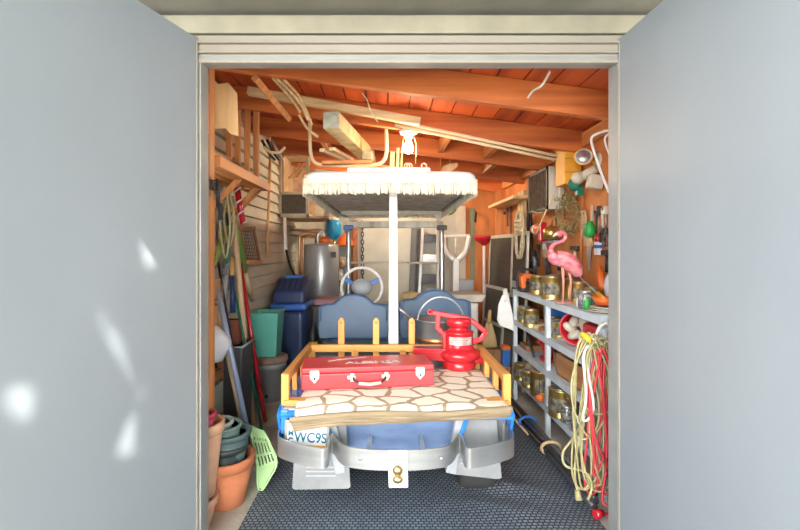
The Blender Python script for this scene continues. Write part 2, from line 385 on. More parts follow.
# body shell
b = MB()
b.bb((K-.36, 2.16, .15), (K+.36, 4.5, .44)); obj('body', b, m_under_grey, cart, bev=.01)
b = MB()   # dished rear panel
for i in range(1):
    n = 14; vs = []
    for j in range(n+1):
        t = j/n; zz = .155+(.475-.155)*t; yy = 2.115-.05*math.sin(PI*t)**.5*0+ .045*math.cos(PI*t/2)
        vs += [(K-.31, yy, zz), (K+.31, yy, zz)]
    b.add(vs, [(2*j, 2*j+1, 2*j+3, 2*j+2) for j in range(n)], True)
    b.bb((K-.31, 2.16, .155), (K+.31, 2.19, .438))
obj('rear_panel', b, m_body, cart)
for s in (-1, 1):
    x = K+s*.305
    obj('panel_frame', MB().bar((x+s*.0, 2.07, .47), (x-s*.05, 2.09, .17), .05, .04, (0,1,0)), m_grey, cart, bev=.006)
    obj('blue_edge', MB().bar((x+s*.030, 2.035, .485), (x-s*.015, 2.045, .335), .018, .016, (0,1,0)), m_bright, cart, bev=.004)
    # rear fender: a curved shell over the wheel
    prof = smooth([(2.03,.26),(2.02,.40),(2.06,.475),(2.3,.485),(2.6,.48),(2.72,.36),(2.74,.22)], 5)
    f = MB(); vs = []; xa, xb = K+s*.375, K+s*.53; n = len(prof)-8
    for p in prof[8:]: vs += [(xa,p[0],p[1]),(xb,p[0],p[1]),(xb,p[0]+.006,p[1]-.014),(xa,p[0]+.006,p[1]-.014)]
    fs = [(4*i+k, 4*i+(k+1)%4, 4*i+4+(k+1)%4, 4*i+4+k) for i in range(n-1) for k in range(4)]+[(0,1,2,3),(4*n-4,4*n-3,4*n-2,4*n-1)]
    f.add(vs, fs); f.prism([(q[0], q[1]) for q in prof[8:]]+[(2.10,.30)], (xb, 0, 0), (0,1,0), (0,0,1), .012)
    obj('fender', f, m_bright, cart)
    obj('fender_lip', MB().bb((min(xa,xb),2.03,.432),(max(xa,xb),2.075,.470)) if s>0 else MB().bb((-.485,2.03,.37),(-.452,2.06,.475)), m_bright, cart, bev=.004)
    obj('inner_arch', MB().bb((min(xa,xb)+.01,2.12,.24),(max(xa,xb)-.01,2.135,.44)), m_under_grey, cart)
obj('deck_platform', MB().bb((K-.515, 2.05, .44), (K+.515, 2.80, .478)), m_grey, cart, bev=.006)
b = MB().bb((K-.50, 2.80, .44), (K+.50, 3.22, .545)); obj('seat_base', b, m_under_grey, cart, bev=.01)
b = MB().bb((K-.50, 3.8, .2), (K+.50, 4.45, .26)).bb((K-.5, 4.35, .2), (K+.5, 4.62, .68)); obj('front_cowl', b, m_body, cart, bev=.04, seg=3)
# wheels 
def wheel(x, y):
    w = MB(); r = .212; R = Euler((0, PI/2, 0))
    w.lathe([(.12,-.085),(.17,-.09),(.2,-.08),(r,-.05),(r,.05),(.2,.08),(.17,.09),(.12,.085)], (x, y, r), 28, R)
    o = obj('wheel', w, m_tyre, cart)
    obj('wheel_rim', MB().lathe([(0,-.05),(.04,-.06),(.10,-.05),(.118,-.085),(.118,.085),(.10,.05),(.04,.06),(0,.05)], (x, y, r), 24, R), m_white, o)
for x in (-.32, .435):
    wheel(x, 2.315); wheel(x, 4.1)
obj('axle', MB().cyl((K-.3, 2.315, .21), (K+.3, 2.315, .21), .03).ball((K, 2.315, .21), .08), m_blackm, cart)
# mud flaps
for (x0, x1, zb, tilt) in ((-.440, -.178, .100, .004), (.285, .520, .158, -.010)):
    f = MB().prism([(x0+.02,.45),(x1-.02,.45),(x1+.006,zb+tilt),(x1-.01,zb+tilt-.008),(x0+.006,zb-tilt-.004),(x0-.004,zb-tilt+.004)], (0,2.082,0), (1,0,0), (0,0,1), .008)
    o = obj('mud_flap', f, m_flap, cart, bev=.003)
    q = MB()
    xm = (x0+x1)/2
    for k in range(3): q.bb((xm-.07, 2.075, zb+.055+.02*k), (xm+.07, 2.079, zb+.061+.02*k))
    obj('flap_embossing', q, m_grey, o)
# bumper of bent flat strip
def bp2(px, d): return ((px-CX)*d/F, d)
path = smooth([bp2(*q)+(0,) for q in ((292,2.13),(284,2.11),(279.5,2.05),(278.5,1.985),(283,1.95),(296,1.91),(310,1.88),(319,1.865),(324,1.862),(327.5,1.88),(329,1.93),(330.5,2.0),(332.5,2.01),(335,1.99),(339,1.93),(346,1.885),(356,1.865),(374,1.85),(396.3,1.845))], 4)
mir = [Vector((2*K-p[0], p[1], 0)) for p in reversed(path[:-1])]
bum = MB().ribbon(list(path)+mir, .296, .380, .007)
bo = obj('bumper', bum, m_alu, cart)
for x in (-.30, -.1, .16, .37): obj('rivet', MB().lathe([(0,0),(.008,0),(.007,.004),(0,.005)], (K+x*.5, 1.848+abs(x)*.02, .34), 10, Euler((PI/2,0,0))), m_steel, bo)
for x in (-.12,.12): obj('bumper_bracket', MB().bar((K+x,1.87,.31),(K+x,2.14,.31),.02,.02), m_steel, cart)
hp = obj('hitch_plate', MB().prism([(-.041,.385),(.038,.385),(.041,.236),(-.038,.236)], (K+.006,1.83,0), (1,0,0), (0,0,1), .012), m_white, cart, bev=.003)
obj('hitch_bolt', MB().ball((K+.004, 1.812, .312), .021, 16, sc=(1,.7,1)), m_bolt, hp)
obj('hitch_bolt', MB().ball((K+.004, 1.812, .276), .021, 16, sc=(1,.7,.8)), m_bolt, hp)
obj('upper_bolt', MB().ball((K-.002, 1.820, .362), .010, 12, sc=(1,.6,1)), m_steel, hp)
# licence plate
m_plate = mat('plate_white', (.84,.86,.88), .35); m_pteal = mat('plate_teal', (.02,.16,.26), .4); m_por = mat('plate_orange', (.85,.42,.06), .4)
PL = Matrix.Translation((-.362, 2.00, .370)) @ Matrix.Rotation(math.radians(3), 4, 'Y')
fr = MB(PL).bb((-.100,.002,-.068), (.100,.010,.068)); pl = obj('licence_plate', fr, mat('plate_frame', (.38,.37,.34), .4, .5), cart, bev=.003)
obj('plate_face', MB(PL).bb((-.086,-.001,-.046),(.086,.002,.054)), m_plate, pl)
obj('plate_band', MB(PL).bb((-.086,-.002,-.046),(.086,-.0008,-.036)), m_por, pl)
PF = PL @ Matrix.Translation((0,-.003,0)) @ FACE
text('plate_number', 'WC9S', .062, PF @ Matrix.Translation((.018,-.004,0)), m_pteal, pl, sx=.86, off=.0011)
text('plate_letters', 'M', .032, PF @ Matrix.Translation((-.070,.013,0)) , m_pteal, pl, off=.001)
text('plate_letters', 'C', .032, PF @ Matrix.Translation((-.070,-.018,0)) , m_pteal, pl, off=.001)
text('plate_state', 'ARIZONA', .016, PF @ Matrix.Translation((0,.044,0)), m_pteal, pl)
text('plate_motto', 'GRAND CANYON STATE', .012, PF @ Matrix.Translation((0,-.057,.0008)), m_dgrey, pl)
# wooden rail
XLr, XRr = -.478, .553; zt = .625
rail = MB().bar((XLr, 2.73, zt-.02), (XRr, 2.73, zt-.02), .042, .03, (0,1,0))
ra = obj('deck_rail', rail, m_rail, cart, bev=.004)
for x in (XLr, XRr):
    obj('side_rail', MB().bar((x, 2.10, zt-.02), (x, 2.745, zt-.02), .032, .042), m_raily, ra, bev=.004)
    obj('end_post', MB().bb((x-.018, 2.085, .478), (x+.018, 2.12, zt)), m_railz, ra, bev=.004)
    obj('end_foot', MB().bb((min(x, x-.09*(1 if x>0 else -1))-.005, 2.075, .478), (max(x, x-.09*(1 if x>0 else -1))+.005, 2.125, .506)), m_rail, ra, bev=.004)
    for y in (2.32, 2.53):
        obj('rail_baluster', MB().bb((x-.013, y-.02, .478), (x+.013, y+.02, zt-.03)), m_railz, ra, bev=.003)
for x in (-.46, -.20, .09, .535):
    obj('rail_baluster', MB().bb((x-.02, 2.715, .478), (x+.02, 2.742, zt-.03)), m_railz, ra, bev=.003)
for x in (-.286, -.073, .146, .425):
    s = MB().prism([(-.019,0),(.019,0),(.019,.285),(.008,.305),(-.008,.305),(-.019,.285)], (x, 2.766, .478), (1,0,0), (0,0,1), .028)
    o = obj('upright_slat', s, m_railz, ra, bev=.003)
    obj('screw_head', MB().ball((x, 2.750, .755), .005, 8), m_blackm, o)
# seats 
def seat(x, ztop, w):
    hw = w/2; zs = ztop-.085
    out = [(-hw+.01,.545),(-hw,.60),(-hw,zs-.03),(-hw+.02,zs),(-hw+.06,zs+.012),(-hw*.60,zs+.016),(-hw*.48,zs+.040),(-hw*.34,ztop-.018),(-hw*.17,ztop-.003),(0,ztop)]
    out = [(p[0],p[1]) for p in smooth([(a,c,0) for a,c in out], 4)]
    full = out+[(-a,c) for a,c in reversed(out[:-1])]
    o = obj('seat_back', MB().prism(full, (x,3.30,0), (1,0,0), (0,.10,1), .09), m_navy, cart, bev=.022, seg=4)
    pp = [(x+a*.93, 3.262+.10*c-.004, .545+(c-.545)*.97) for a,c in full[6:-6]]
    obj('seat_piping', MB().tube([(p[0], p[1]-.012, p[2]) for p in pp], .005, 6), m_navy, o)
seat(-.255, .875, .52); seat(.352, .910, .525)
obj('seat_cushion', MB().bb((K-.50, 3.36, .47), (K+.50, 3.80, .575)), m_navy, cart, bev=.035, seg=4)
# steering
sc = Vector((-.222, 3.80, .885)); R = Euler((math.radians(72), 0, 0))
ring = [sc+R.to_matrix() @ Vector((.172*math.cos(a), .172*math.sin(a), 0)) for a in [2*PI*k/40 for k in range(40)]]
sw = obj('steering_wheel', MB().tube(ring, .013, 10, closed=True), m_white, cart)
obj('wheel_hub', MB().lathe([(0,-.01),(.06,-.01),(.075,.0),(.07,.03),(.04,.045),(0,.05)], sc, 20, R, sx=1.15), m_grey, sw)
for a in (25, 155, 270):
    q = R.to_matrix() @ Vector((math.cos(math.radians(a)), math.sin(math.radians(a)), 0))
    obj('spoke', MB().bar(sc+q*.03, sc+q*.165, .035, .012, (0,1,0)), m_bluelid, sw, bev=.003)
obj('steering_column', MB().cyl(sc, (-.222, 4.40, .58), .022), m_blackm, cart)
# canopy support and windshield frame
obj('canopy_post', MB().prism([(-.030,.545),(.034,.545),(.026,1.60),(-.024,1.60)], (.033,2.90,0), (1,0,0), (0,0,1), .045), m_white, cart, bev=.004)
q = MB()
for z in (.93, 1.12, 1.40): obj('post_bolt', MB().ball((.033, 2.877, z), .007, 8), m_steel, cart)
for x in (-.40, .545):
    o = obj('windshield_post', MB().tube(smooth([(x, 4.55, .66), (x, 4.56, 1.1), (x, 4.58, 1.46)], 3), .027, 10), m_steel, cart)
    obj('post_clamp', MB().bar((x-.05, 4.54, 1.425), (x+.05, 4.54, 1.425), .05, .05, (0,1,0)), m_bluelid if x<0 else m_dgrey, o, bev=.008)
obj('windshield_header', MB().bb((-.43, 4.55, 1.425), (.565, 4.61, 1.49)), mat('worn_white', (.70,.66,.56), .5, .2, (.34,.30,.24), 7, (1,1,.3)), cart, bev=.004)
obj('windshield_bar', MB().cyl((-.40, 4.56, 1.07), (.545, 4.56, 1.07), .012), m_cream, cart)
# canopy
cx0, cx1, cy0, cy1 = -.515, .540, 2.70, 4.70
def rrect(x0, x1, y0, y1, r, n=6):
    o = []
    for (a, c, st) in ((x1-r, y1-r, 0), (x0+r, y1-r, 90), (x0+r, y0+r, 180), (x1-r, y0+r, 270)):
        for k in range(n+1):
            t = math.radians(st+90*k/n); o.append((a+r*math.cos(t), c+r*math.sin(t)))
    return o
top = MB(); vs = []; levels = [(0.0,1.585),(0.0,1.63),(.006,1.655),(.022,1.673),(.06,1.682),(.20,1.688)]; n = None
for (ins, z) in levels:
    ring_ = rrect(cx0+ins, cx1-ins, cy0+ins, cy1-ins, .07); n = len(ring_); vs += [(p[0], p[1], z) for p in ring_]
fs = [(i*n+k, i*n+(k+1)%n, (i+1)*n+(k+1)%n, (i+1)*n+k) for i in range(len(levels)-1) for k in range(n)]
fs.append(tuple((len(levels)-1)*n+k for k in range(n)))
top.add(vs, fs, True)
ca = obj('canopy', top, m_canopy, cart)
obj('roof_pad', MB().bb((-.25, 2.735, 1.675), (.26, 4.6, 1.704)), m_canopy, ca, bev=.012, seg=3)
obj('canopy_lining', MB().bb((cx0+.03, cy0+.03, 1.585), (cx1-.03, cy1-.03, 1.60)), m_under, ca)
# fringe: hem band with hanging yarn strands
fb = MB(); rr_ = rrect(cx0-.004, cx1+.004, cy0-.004, cy1+.004, .06, 4); rr_.append(rr_[0])
fb.ribbon(rr_, 1.60, 1.628, .010); fo = obj('fringe_band', fb, m_fringe, ca)
st = MB(); L_ = 0
for i in range(len(rr_)-1):
    a, c = Vector((*rr_[i],0)), Vector((*rr_[i+1],0)); k = max(1, int((c-a).length/.0075))
    for j in range(k):
        p = a.lerp(c, (j+.5)/k)+Vector((random.uniform(-.003,.003), random.uniform(-.003,.003), 0)); ln = random.uniform(.058,.072)
        d_ = Vector((random.uniform(-.004,.004), random.uniform(-.004,.004), 0))
        st.tube([(p.x,p.y,1.603),(p.x+d_.x*.5,p.y+d_.y*.5,1.60-ln*.5),(p.x+d_.x,p.y+d_.y,1.60-ln)], [.0058,.0062,.0045], 5)
fo2 = obj('fringe', st, m_fringe, ca); fo2['kind'] = 'stuff'
obj('roof_crossbar', MB().bb((-.46, 4.42, 1.545), (.60, 4.47, 1.585)), m_cream, ca, bev=.004)
for x in (-.36, .50): obj('roof_bracket', MB().prism([(-.07,.03),(.07,.03),(.05,-.01),(.025,-.03),(.02,-.06),(-.02,-.06),(-.025,-.03),(-.05,-.01)], (x,4.45,1.545), (1,0,0), (0,0,1), .03), m_cream, ca, bev=.004)

# ================================================================ ON THE DECK
def flagstone():
    m = bpy.data.materials.new('flagstone_blanket'); m.use_nodes = True; nt = m.node_tree; N = nt.nodes; L = nt.links; bs = N['Principled BSDF']
    bs.inputs['Roughness'].default_value = .9
    tc = N.new('ShaderNodeTexCoord'); nz = N.new('ShaderNodeTexNoise'); nz.inputs['Scale'].default_value = 9
    L.new(tc.outputs['Object'], nz.inputs['Vector'])
    mx = N.new('ShaderNodeMix'); mx.data_type = 'VECTOR'; mx.inputs['Factor'].default_value = .06
    L.new(tc.outputs['Object'], mx.inputs['A']); L.new(nz.outputs['Color'], mx.inputs['B'])
    mp = N.new('ShaderNodeMapping'); mp.inputs['Scale'].default_value = (7.5, 9.5, 0); L.new(mx.outputs['Result'], mp.inputs['Vector'])
    v = N.new('ShaderNodeTexVoronoi'); v.feature = 'DISTANCE_TO_EDGE'; v.voronoi_dimensions = '2D'; v.inputs['Scale'].default_value = 1; v.inputs['Randomness'].default_value = .62
    L.new(mp.outputs[0], v.inputs['Vector'])
    r = N.new('ShaderNodeValToRGB'); r.color_ramp.elements[0].position = .055; r.color_ramp.elements[1].position = .085
    r.color_ramp.elements[0].color = (.40,.30,.19,1); r.color_ramp.elements[1].color = (.88,.84,.70,1)
    L.new(v.outputs['Distance'], r.inputs[0]); L.new(r.outputs[0], bs.inputs['Base Color'])
    bp = N.new('ShaderNodeBump'); bp.inputs['Strength'].default_value = .5; bp.inputs['Distance'].default_value = .004
    n2 = N.new('ShaderNodeTexNoise'); n2.inputs['Scale'].default_value = 200; L.new(tc.outputs['Object'], n2.inputs['Vector'])
    L.new(n2.outputs['Fac'], bp.inputs['Height']); L.new(bp.outputs[0], bs.inputs['Normal']); return m
def blanket_part(off, drop, x0, x1, y0=1.985, y1=2.60, zt_=.506, th=.010):
    nx, ny = 60, 34; b = MB(); T = []
    for j in range(ny+1):
        for i in range(nx+1):
            u = i/nx; x = x0+(x1-x0)*u
            v = j/ny
            if v < .25:   # hanging part
                t = v/.25; y = y0-off+.004*math.sin(9*x+off*90); dz = drop*(1-.62*u+.08*math.sin(7*u))
                z = zt_-.012-dz*(1-t)-off*.1-.036*(1-u)**2
                if t > .8: z -= 0
            else:
                t = (v-.25)/.75; y = y0-off+(y1-y0+off)*t; z = zt_+.003*math.sin(14*x+5*y)*math.sin(3+8*y)-.036*(1-u)**2*max(0, 1-t*8)
                if t < .03: z -= .006
            T.append((x, y, z))
    n = len(T); B = [(p[0], p[1]+(th if (k//(nx+1))/ny < .25 else 0), p[2]-(th if (k//(nx+1))/ny >= .25 else 0)) for k, p in enumerate(T)]
    b.add(T+B, [(j*(nx+1)+i, j*(nx+1)+i+1, (j+1)*(nx+1)+i+1, (j+1)*(nx+1)+i) for j in range(ny) for i in range(nx)]
          +[(n+j*(nx+1)+i, n+(j+1)*(nx+1)+i, n+(j+1)*(nx+1)+i+1, n+j*(nx+1)+i+1) for j in range(ny) for i in range(nx)]
          +[(i, n+i, n+i+1, i+1) for i in range(nx)]+[(j*(nx+1), (j+1)*(nx+1), n+(j+1)*(nx+1), n+j*(nx+1)) for j in range(ny)]
          +[(j*(nx+1)+nx, n+j*(nx+1)+nx, n+(j+1)*(nx+1)+nx, (j+1)*(nx+1)+nx) for j in range(ny)], True)
    return b
bl = thing('blanket', 'thick folded blanket with cream flagstone pattern and tan edges spread over cart deck', 'blanket', (.05, 2.3, .48))
obj('top_layer', blanket_part(.006, .010, -.415, .535), flagstone(), bl)
m_tanedge = mat('tan_edge', (.32,.25,.155), .95, 0, (.22,.165,.10), 14, (.4,1,3), bump=.4)
for k in range(4):
    e = MB(); pts = []
    for i in range(31):
        u = i/30; x = -.43+.005*k+(.975-.01*k)*u
        drop = (.012+.015*k)*(1-.45*u)+.036*(1-u)**2+.003*math.sin(11*u+k)
        pts.append((x, 1.972+.006*k+.005*math.sin(9*u+k), .502-drop+.006*math.sin(7*u)))
    e.tube(smooth(pts, 2), .0135, 8)
    obj('folded_edge', e, m_tanedge, bl)

# red steel tool case
case = thing('tool_case', 'long red steel tool case with lettered lid lying on the blanket', 'case', (-.11, 2.26, .512))
CM = Matrix.Translation((-.425, 2.20, .512)) @ Matrix.Rotation(math.atan2(.085,.66), 4, 'Z')
def cb(a, c): return MB(CM).bb(a, c)
body = obj('case_body', cb((0,0,0), (.665,.23,.078)), m_case, case, bev=.006, seg=3)
lid = obj('case_lid', cb((0,-.001,.080), (.665,.231,.108)), m_case, case, bev=.007, seg=3)
m_latch = mat('latch_cream_metal', (.74,.70,.56), .4, .5)
for x in (.065, .592):
    l = obj('latch', MB(CM).prism([(-.024,.055),(-.022,.025),(0,.0),(.022,.025),(.024,.055),(.02,.064),(-.02,.064)], (x,-.004,.033), (1,0,0), (0,0,1), .006), m_latch, case, bev=.002)
    obj('latch_pin', MB(CM).ball((x,-.009,.058), .006, 8), m_blackm, l)
hd = obj('case_handle', MB(CM).tube(smooth([(.255,-.008,.055),(.262,-.02,.045),(.29,-.03,.033),(.335,-.034,.030),(.38,-.03,.033),(.408,-.02,.045),(.415,-.008,.055)], 5), .0055, 8), m_black, case)
obj('handle_grip', MB(CM).tube([(.28,-.03,.034),(.335,-.035,.029),(.39,-.03,.034)], .008, 8), mat('ivory_grip', (.70,.66,.50), .4), hd)
for x in (.25, .42): obj('handle_mount', MB(CM).bb((x-.024,-.006,.048),(x+.018,0,.066)).bb((x-.01,-.007,.036),(x+.01,0,.078)), m_latch, case, bev=.003)
m_let = mat('white_lettering', (.86,.84,.84), .6, 0, (.60,.30,.32), 60)
TM = CM @ Matrix.Translation((0,0,.1085))
text('lid_lettering', 'ALESMER', .056, TM @ Matrix.Translation((.36,.085,0)), m_let, case, sx=1.25, off=.0016)
obj('lid_swoosh', MB(TM).prism([(.13,.125),(.18,.165),(.34,.200),(.33,.186),(.20,.150)], (0,0,.0006), (1,0,0), (0,1,0), .0008), m_let, case)

# red blower with big bent handle
bx, by, bz = .418, 2.66, .508
bw = thing('blower', 'red metal canister blower with tall bent handle standing on the blanket', 'blower', (bx, by, bz))
obj('base', MB().lathe([(0,0),(.096,0),(.098,.008),(.098,.035),(.090,.045),(.07,.05),(0,.05)], (bx,by,bz), 32), m_red, bw)
obj('housing', MB().lathe([(.08,.040),(.105,.050),(.124,.070),(.128,.085),(.120,.102),(.096,.115),(.085,.125),(.083,.20),(.086,.206),(.086,.214),(.06,.222),(.05,.236),(.062,.244),(.072,.250),(.073,.285),(.060,.292),(0,.298)], (bx,by,bz), 36), m_red, bw)
nm = mat('label_plate', (.62,.60,.58), .4, .3, (.42,.36,.35), 40)
vs = []; fs = []
for k in range(13):
    a = math.radians(-90-48+96*k/12); vs += [(bx+.0865*math.cos(a), by+.0865*math.sin(a), bz+.145), (bx+.0865*math.cos(a), by+.0865*math.sin(a), bz+.190)]
q = MB().add(vs, [(2*k,2*k+2,2*k+3,2*k+1) for k in range(12)]); lb = obj('label', q, nm, bw)
q = MB()
for k in range(4): q.bb((bx-.035, by-.0885, bz+.153+.010*k), (bx+.035-.01*(k%2), by-.0875, bz+.156+.010*k))
obj('label_lines', q, m_red, lb)
hp_ = [(-.165,.325),(-.120,.318),(-.02,.300),(.045,.290),(.090,.265),(.150,.215),(.152,.205),(.128,.165),(.05,.150)]
pth = smooth([(bx+a, by-.012, bz+c) for a,c in hp_], 1)
hh = MB()
for i in range(len(pth)-1): hh.bar(pth[i], pth[i+1]+(pth[i+1]-pth[i]).normalized()*.008, .030, .022, (0,1,0))
ho = obj('handle', hh, m_red, bw, bev=.006)
ax = []
for i,(a,c) in enumerate([(-.122,.315),(-.128,.235),(-.085,.19),(-.080,.06)]): ax.append(Vector((bx+a, by-.012, bz+c)))
sm_ = MB()
for i in range(3): sm_.bar(ax[i], ax[i+1]+(ax[i+1]-ax[i]).normalized()*.008, .030, .022, (0,1,0))
obj('strut', sm_, m_red, bw, bev=.006)
obj('handle_eye', MB().lathe([(.006,-.014),(.017,-.014),(.017,.014),(.006,.014),(.006,-.014)], (bx-.172,by-.012,bz+.327), 16, Euler((PI/2,0,0))), m_red, bw)
nz_ = MB(); vs = [(bx-.07,by-.06,bz+.045),(bx-.07,by+.05,bz+.045),(bx-.07,by+.05,bz+.115),(bx-.07,by-.06,bz+.115),(bx-.27,by-.03,bz+.06),(bx-.27,by+.04,bz+.06),(bx-.27,by+.04,bz+.118),(bx-.27,by-.03,bz+.118)]
nz_.add(vs, [(0,1,2,3),(4,7,6,5),(0,4,5,1),(1,5,6,2),(2,6,7,3),(3,7,4,0)])
for z in (.062,.078,.094): nz_.bb((bx-.26, by-.066+.014, bz+z), (bx-.08, by-.05, bz+z+.006))
obj('nozzle', nz_, m_red, bw, bev=.006)
obj('switch_box', MB().bb((bx+.085,by-.04,bz+.03),(bx+.145,by+.04,bz+.10)), m_red, bw, bev=.008)

# pot with wire bail behind the rail
pc = Vector((.33, 2.99, .545))
pk = thing('stock_pot', 'aluminium pot with copper band and tall wire bail behind the red blower', 'pot', pc)
obj('pot_body', MB().lathe([(0,0),(.135,0),(.140,.01),(.142,.19),(.150,.195),(.150,.200),(.137,.198),(.134,.02),(0,.015)], pc, 36), m_steel, pk)
obj('copper_band', MB().lathe([(.1425,.055),(.1445,.056),(.1445,.085),(.1425,.086)], pc, 36), m_copper, pk)
arc = [(pc.x+.155*math.cos(a)+.02, pc.y-.02*math.sin(a), pc.z+.17+.175*math.sin(a)) for a in [PI*k/20 for k in range(21)]]
obj('bail', MB().tube(arc, .006, 8), m_steel, pk)
o = obj('metal_rod', MB().cyl((.055, 2.95, .83), (.15, 2.97, .75), .011), m_alu); tag(o, 'short bright metal tube lying behind the white canopy post', 'tube')
# ================================================================ LEFT SIDE
def pole(name, a, b, r, m, label, cat='pole', r2=None, seg=10, group=None):
    return tag(obj(name, MB().cyl(a, b, r, r2, seg), m), label, cat, group)
# pots
def pot(name, x, y, z, r, h, m, label, rb=None, rim=.03, tilt=None, th=.010, cat='flower pot'):
    rb = rb or r*.68; R = Euler(tilt) if tilt else None
    t = thing(name, label, cat, (x, y, z))
    obj('pot_wall', MB().lathe([(0,0),(rb,0),(r-.008,h-rim),(r-.008-th,h-rim),(rb-th,.012),(0,.012)], (x,y,z), 32, R), m, t)
    obj('rim', MB().lathe([(r-.008-th*1.0,h-rim-.002),(r,h-rim-.002),(r+.004,h-.004),(r,h),(r-th,h),(r-.010-th,h-.006),(r-.008-th,h-rim-.002)], (x,y,z), 32, R), m, t)
    return t
pot('flower_pot', -.775, 2.15, .0, .134, .225, m_terra, 'large bright orange terracotta pot on the concrete holding dark nested pots', rb=.088, rim=.045)
pot('flower_pot', -.775, 2.145, .075, .102, .205, mat('black_green_plastic', (.035,.05,.055), .5), 'near-black plastic pot nested in the large orange terracotta pot', rb=.07, rim=.025)
pot('flower_pot', -.770, 2.15, .155, .112, .185, m_potg, 'dark grey-green plastic pot stacked above the near-black pot', rb=.078, rim=.022)
pot('flower_pot', -.790, 2.14, .200, .092, .175, mat('mid_green_grey', (.16,.24,.21), .6), 'mid grey-green plastic pot, widest of the thin pots in the stack', rb=.07, rim=.012, th=.006)
pot('flower_pot', -.80, 2.13, .230, .066, .165, m_potp, 'small pale green pot nested topmost in the dark pot stack', rb=.05, rim=.014, th=.006)
pot('flower_pot', -.835, 1.965, .0, .088, .125, m_terra2, 'low terracotta pot on floor at the left door jamb', rb=.06, rim=.03)
pot('flower_pot', -.828, 1.985, .060, .100, .385, m_terra2, 'tall pale terracotta pot beside left jamb with pink pot inside', rb=.058, rim=.045)
pot('flower_pot', -.815, 1.98, .36, .055, .125, mat('pink_plastic', (.62,.06,.12), .45), 'small raspberry-pink pot inside the tall pale terracotta pot', rb=.04, rim=.02, th=.006)

# green scoop rake on a long blue-grey tube
a = Vector((-1.04, 2.60, 1.24)); e = P(246, 425, 2.40)
sc_ = thing('leaf_scoop', 'pale green slotted plastic scoop on a long blue-grey tube handle', 'scoop', P(260, 488, 2.27))
obj('handle', MB().cyl(a, e, .0155, .0155, 12), m_hblue, sc_)
p1, p2, p3, p4 = P(248,425,2.40), P(262,431,2.34), P(275,462,2.27), P(261,489,2.24); p5 = P(252,470,2.32)
nrm = (p3-p1).cross(p4-p1).normalized()*.006
q = MB(); pl5 = [p1, p2, p3, p4, p5]
def patch(b, A, B, C, D, nu, nv, hole):
    for i in range(nu):
        for j in range(nv):
            def g(u, v): return (A.lerp(B, u)).lerp(D.lerp(C, u), v)
            u0, u1, v0, v1 = i/nu, (i+1)/nu, j/nv, (j+1)/nv
            if hole(i, j): continue
            c = [g(u0,v0), g(u1,v0), g(u1,v1), g(u0,v1)]; n_ = (c[1]-c[0]).cross(c[3]-c[0]).normalized()*.004
            b.add(c+[k+n_ for k in c], [(0,1,2,3),(4,7,6,5),(0,4,5,1),(1,5,6,2),(2,6,7,3),(3,7,4,0)])
patch(q, P(250,425,2.38), P(264,431,2.33), P(277,462,2.27), P(258,470,2.30), 11, 15, lambda i, j: i % 2 == 1 and 3 < j < 14 and j % 5 != 0)
patch(q, P(258,470,2.30), P(277,462,2.27), P(262,490,2.24), P(257,484,2.26), 11, 6, lambda i, j: False)
obj('scoop_blade', q, m_lime, sc_)
obj('blade_rim', MB().tube(smooth([P(249,426,2.38), P(256,458,2.32), P(258,486,2.255), P(262,490,2.235), P(270,478,2.25), P(277,462,2.265), P(270,443,2.31), P(263,430,2.34)], 4), .005, 8), m_lime, sc_)
# leaning poles and tools
def lean(px0, py0, px1, py1, d1, x_top=-1.03):
    d0 = x_top*F/(px0-CX); a, c = P(px0, py0, d0), P(px1, py1, d1)
    t = (a.z-.012)/(a.z-c.z); return a, a.lerp(c, t)
a, c = lean(206, 248, 248, 452, 2.50); pole('wooden_pole', a, c, .014, m_tool, 'pale beige wooden pole leaning left of the blue-grey tube')
a, c = lean(231, 196, 250, 392, 3.05, -1.04)
t = thing('garden_hoe', 'thick pale wooden tool shaft leaning upright against the siding', 'garden tool', c); obj('shaft', MB().cyl(a, c, .021, .019, 12), m_tool, t); obj('ferrule', MB().cyl(c, c+(c-a).normalized()*.07, .022), m_steel, t)  # plain tool shaft with ferrule, no hoe head
a, c = lean(238, 250, 262, 402, 3.12, -1.06); pole('red_pole', a, c, .014, m_red, 'slim bright red metal pole leaning beside the teal bin')
a, c = lean(229, 262, 259, 415, 2.98, -1.05); pole('dark_pole', a, c, .008, m_dgreen, 'thin dark green garden stake leaning behind the red pole')
a, c = lean(218, 262, 245, 420, 2.72, -1.04); pole('dark_pole', a, c, .007, m_black, 'thin black rod leaning right of the blue-grey tube')
a, c = lean(211, 252, 242, 430, 2.6, -1.05); pole('dark_pole', a, c, .008, m_dgrey, 'thin charcoal rod between the beige pole and the tube')
# green grip long-handled tool
a = P(234, 222, 1.03*F/154); m1 = P(245, 272, 1.03*F/143); c = P(252, 300, 3.45)
t = thing('garden_tool', 'garden tool with bright green grip and turned wooden end', 'garden tool', c); obj('green_grip', MB().tube([a, a.lerp(m1,.5), m1], [.016,.026,.018], 12), mat('leaf_green', (.16,.34,.07), .5), t)
obj('wooden_end', MB().tube([m1, m1.lerp(c,.5), c], [.018,.022,.016], 12), m_tool, t)
obj('socket', MB().tube([a, a+(a-m1).normalized()*.06], .03, 10), m_pine, t)
# olive forked handle
a = P(226, 226, 2.75); c = P(214, 266, 2.62)
t = thing('lopper', 'loppers with olive green grips hanging on left wall', 'loppers', c)
obj('handle', MB().cyl(a, c, .016), mat('olive', (.28,.33,.06), .5), t); obj('handle', MB().cyl(P(228,232,2.78), P(227,290,2.9), .014), m_dgreen, t); obj('blade', MB().prism([(-.02,0),(.02,0),(.03,.05),(0,.13),(-.03,.06)], P(227,232,2.76), (1,0,0), (0,0,1), .01), m_blackm, t)
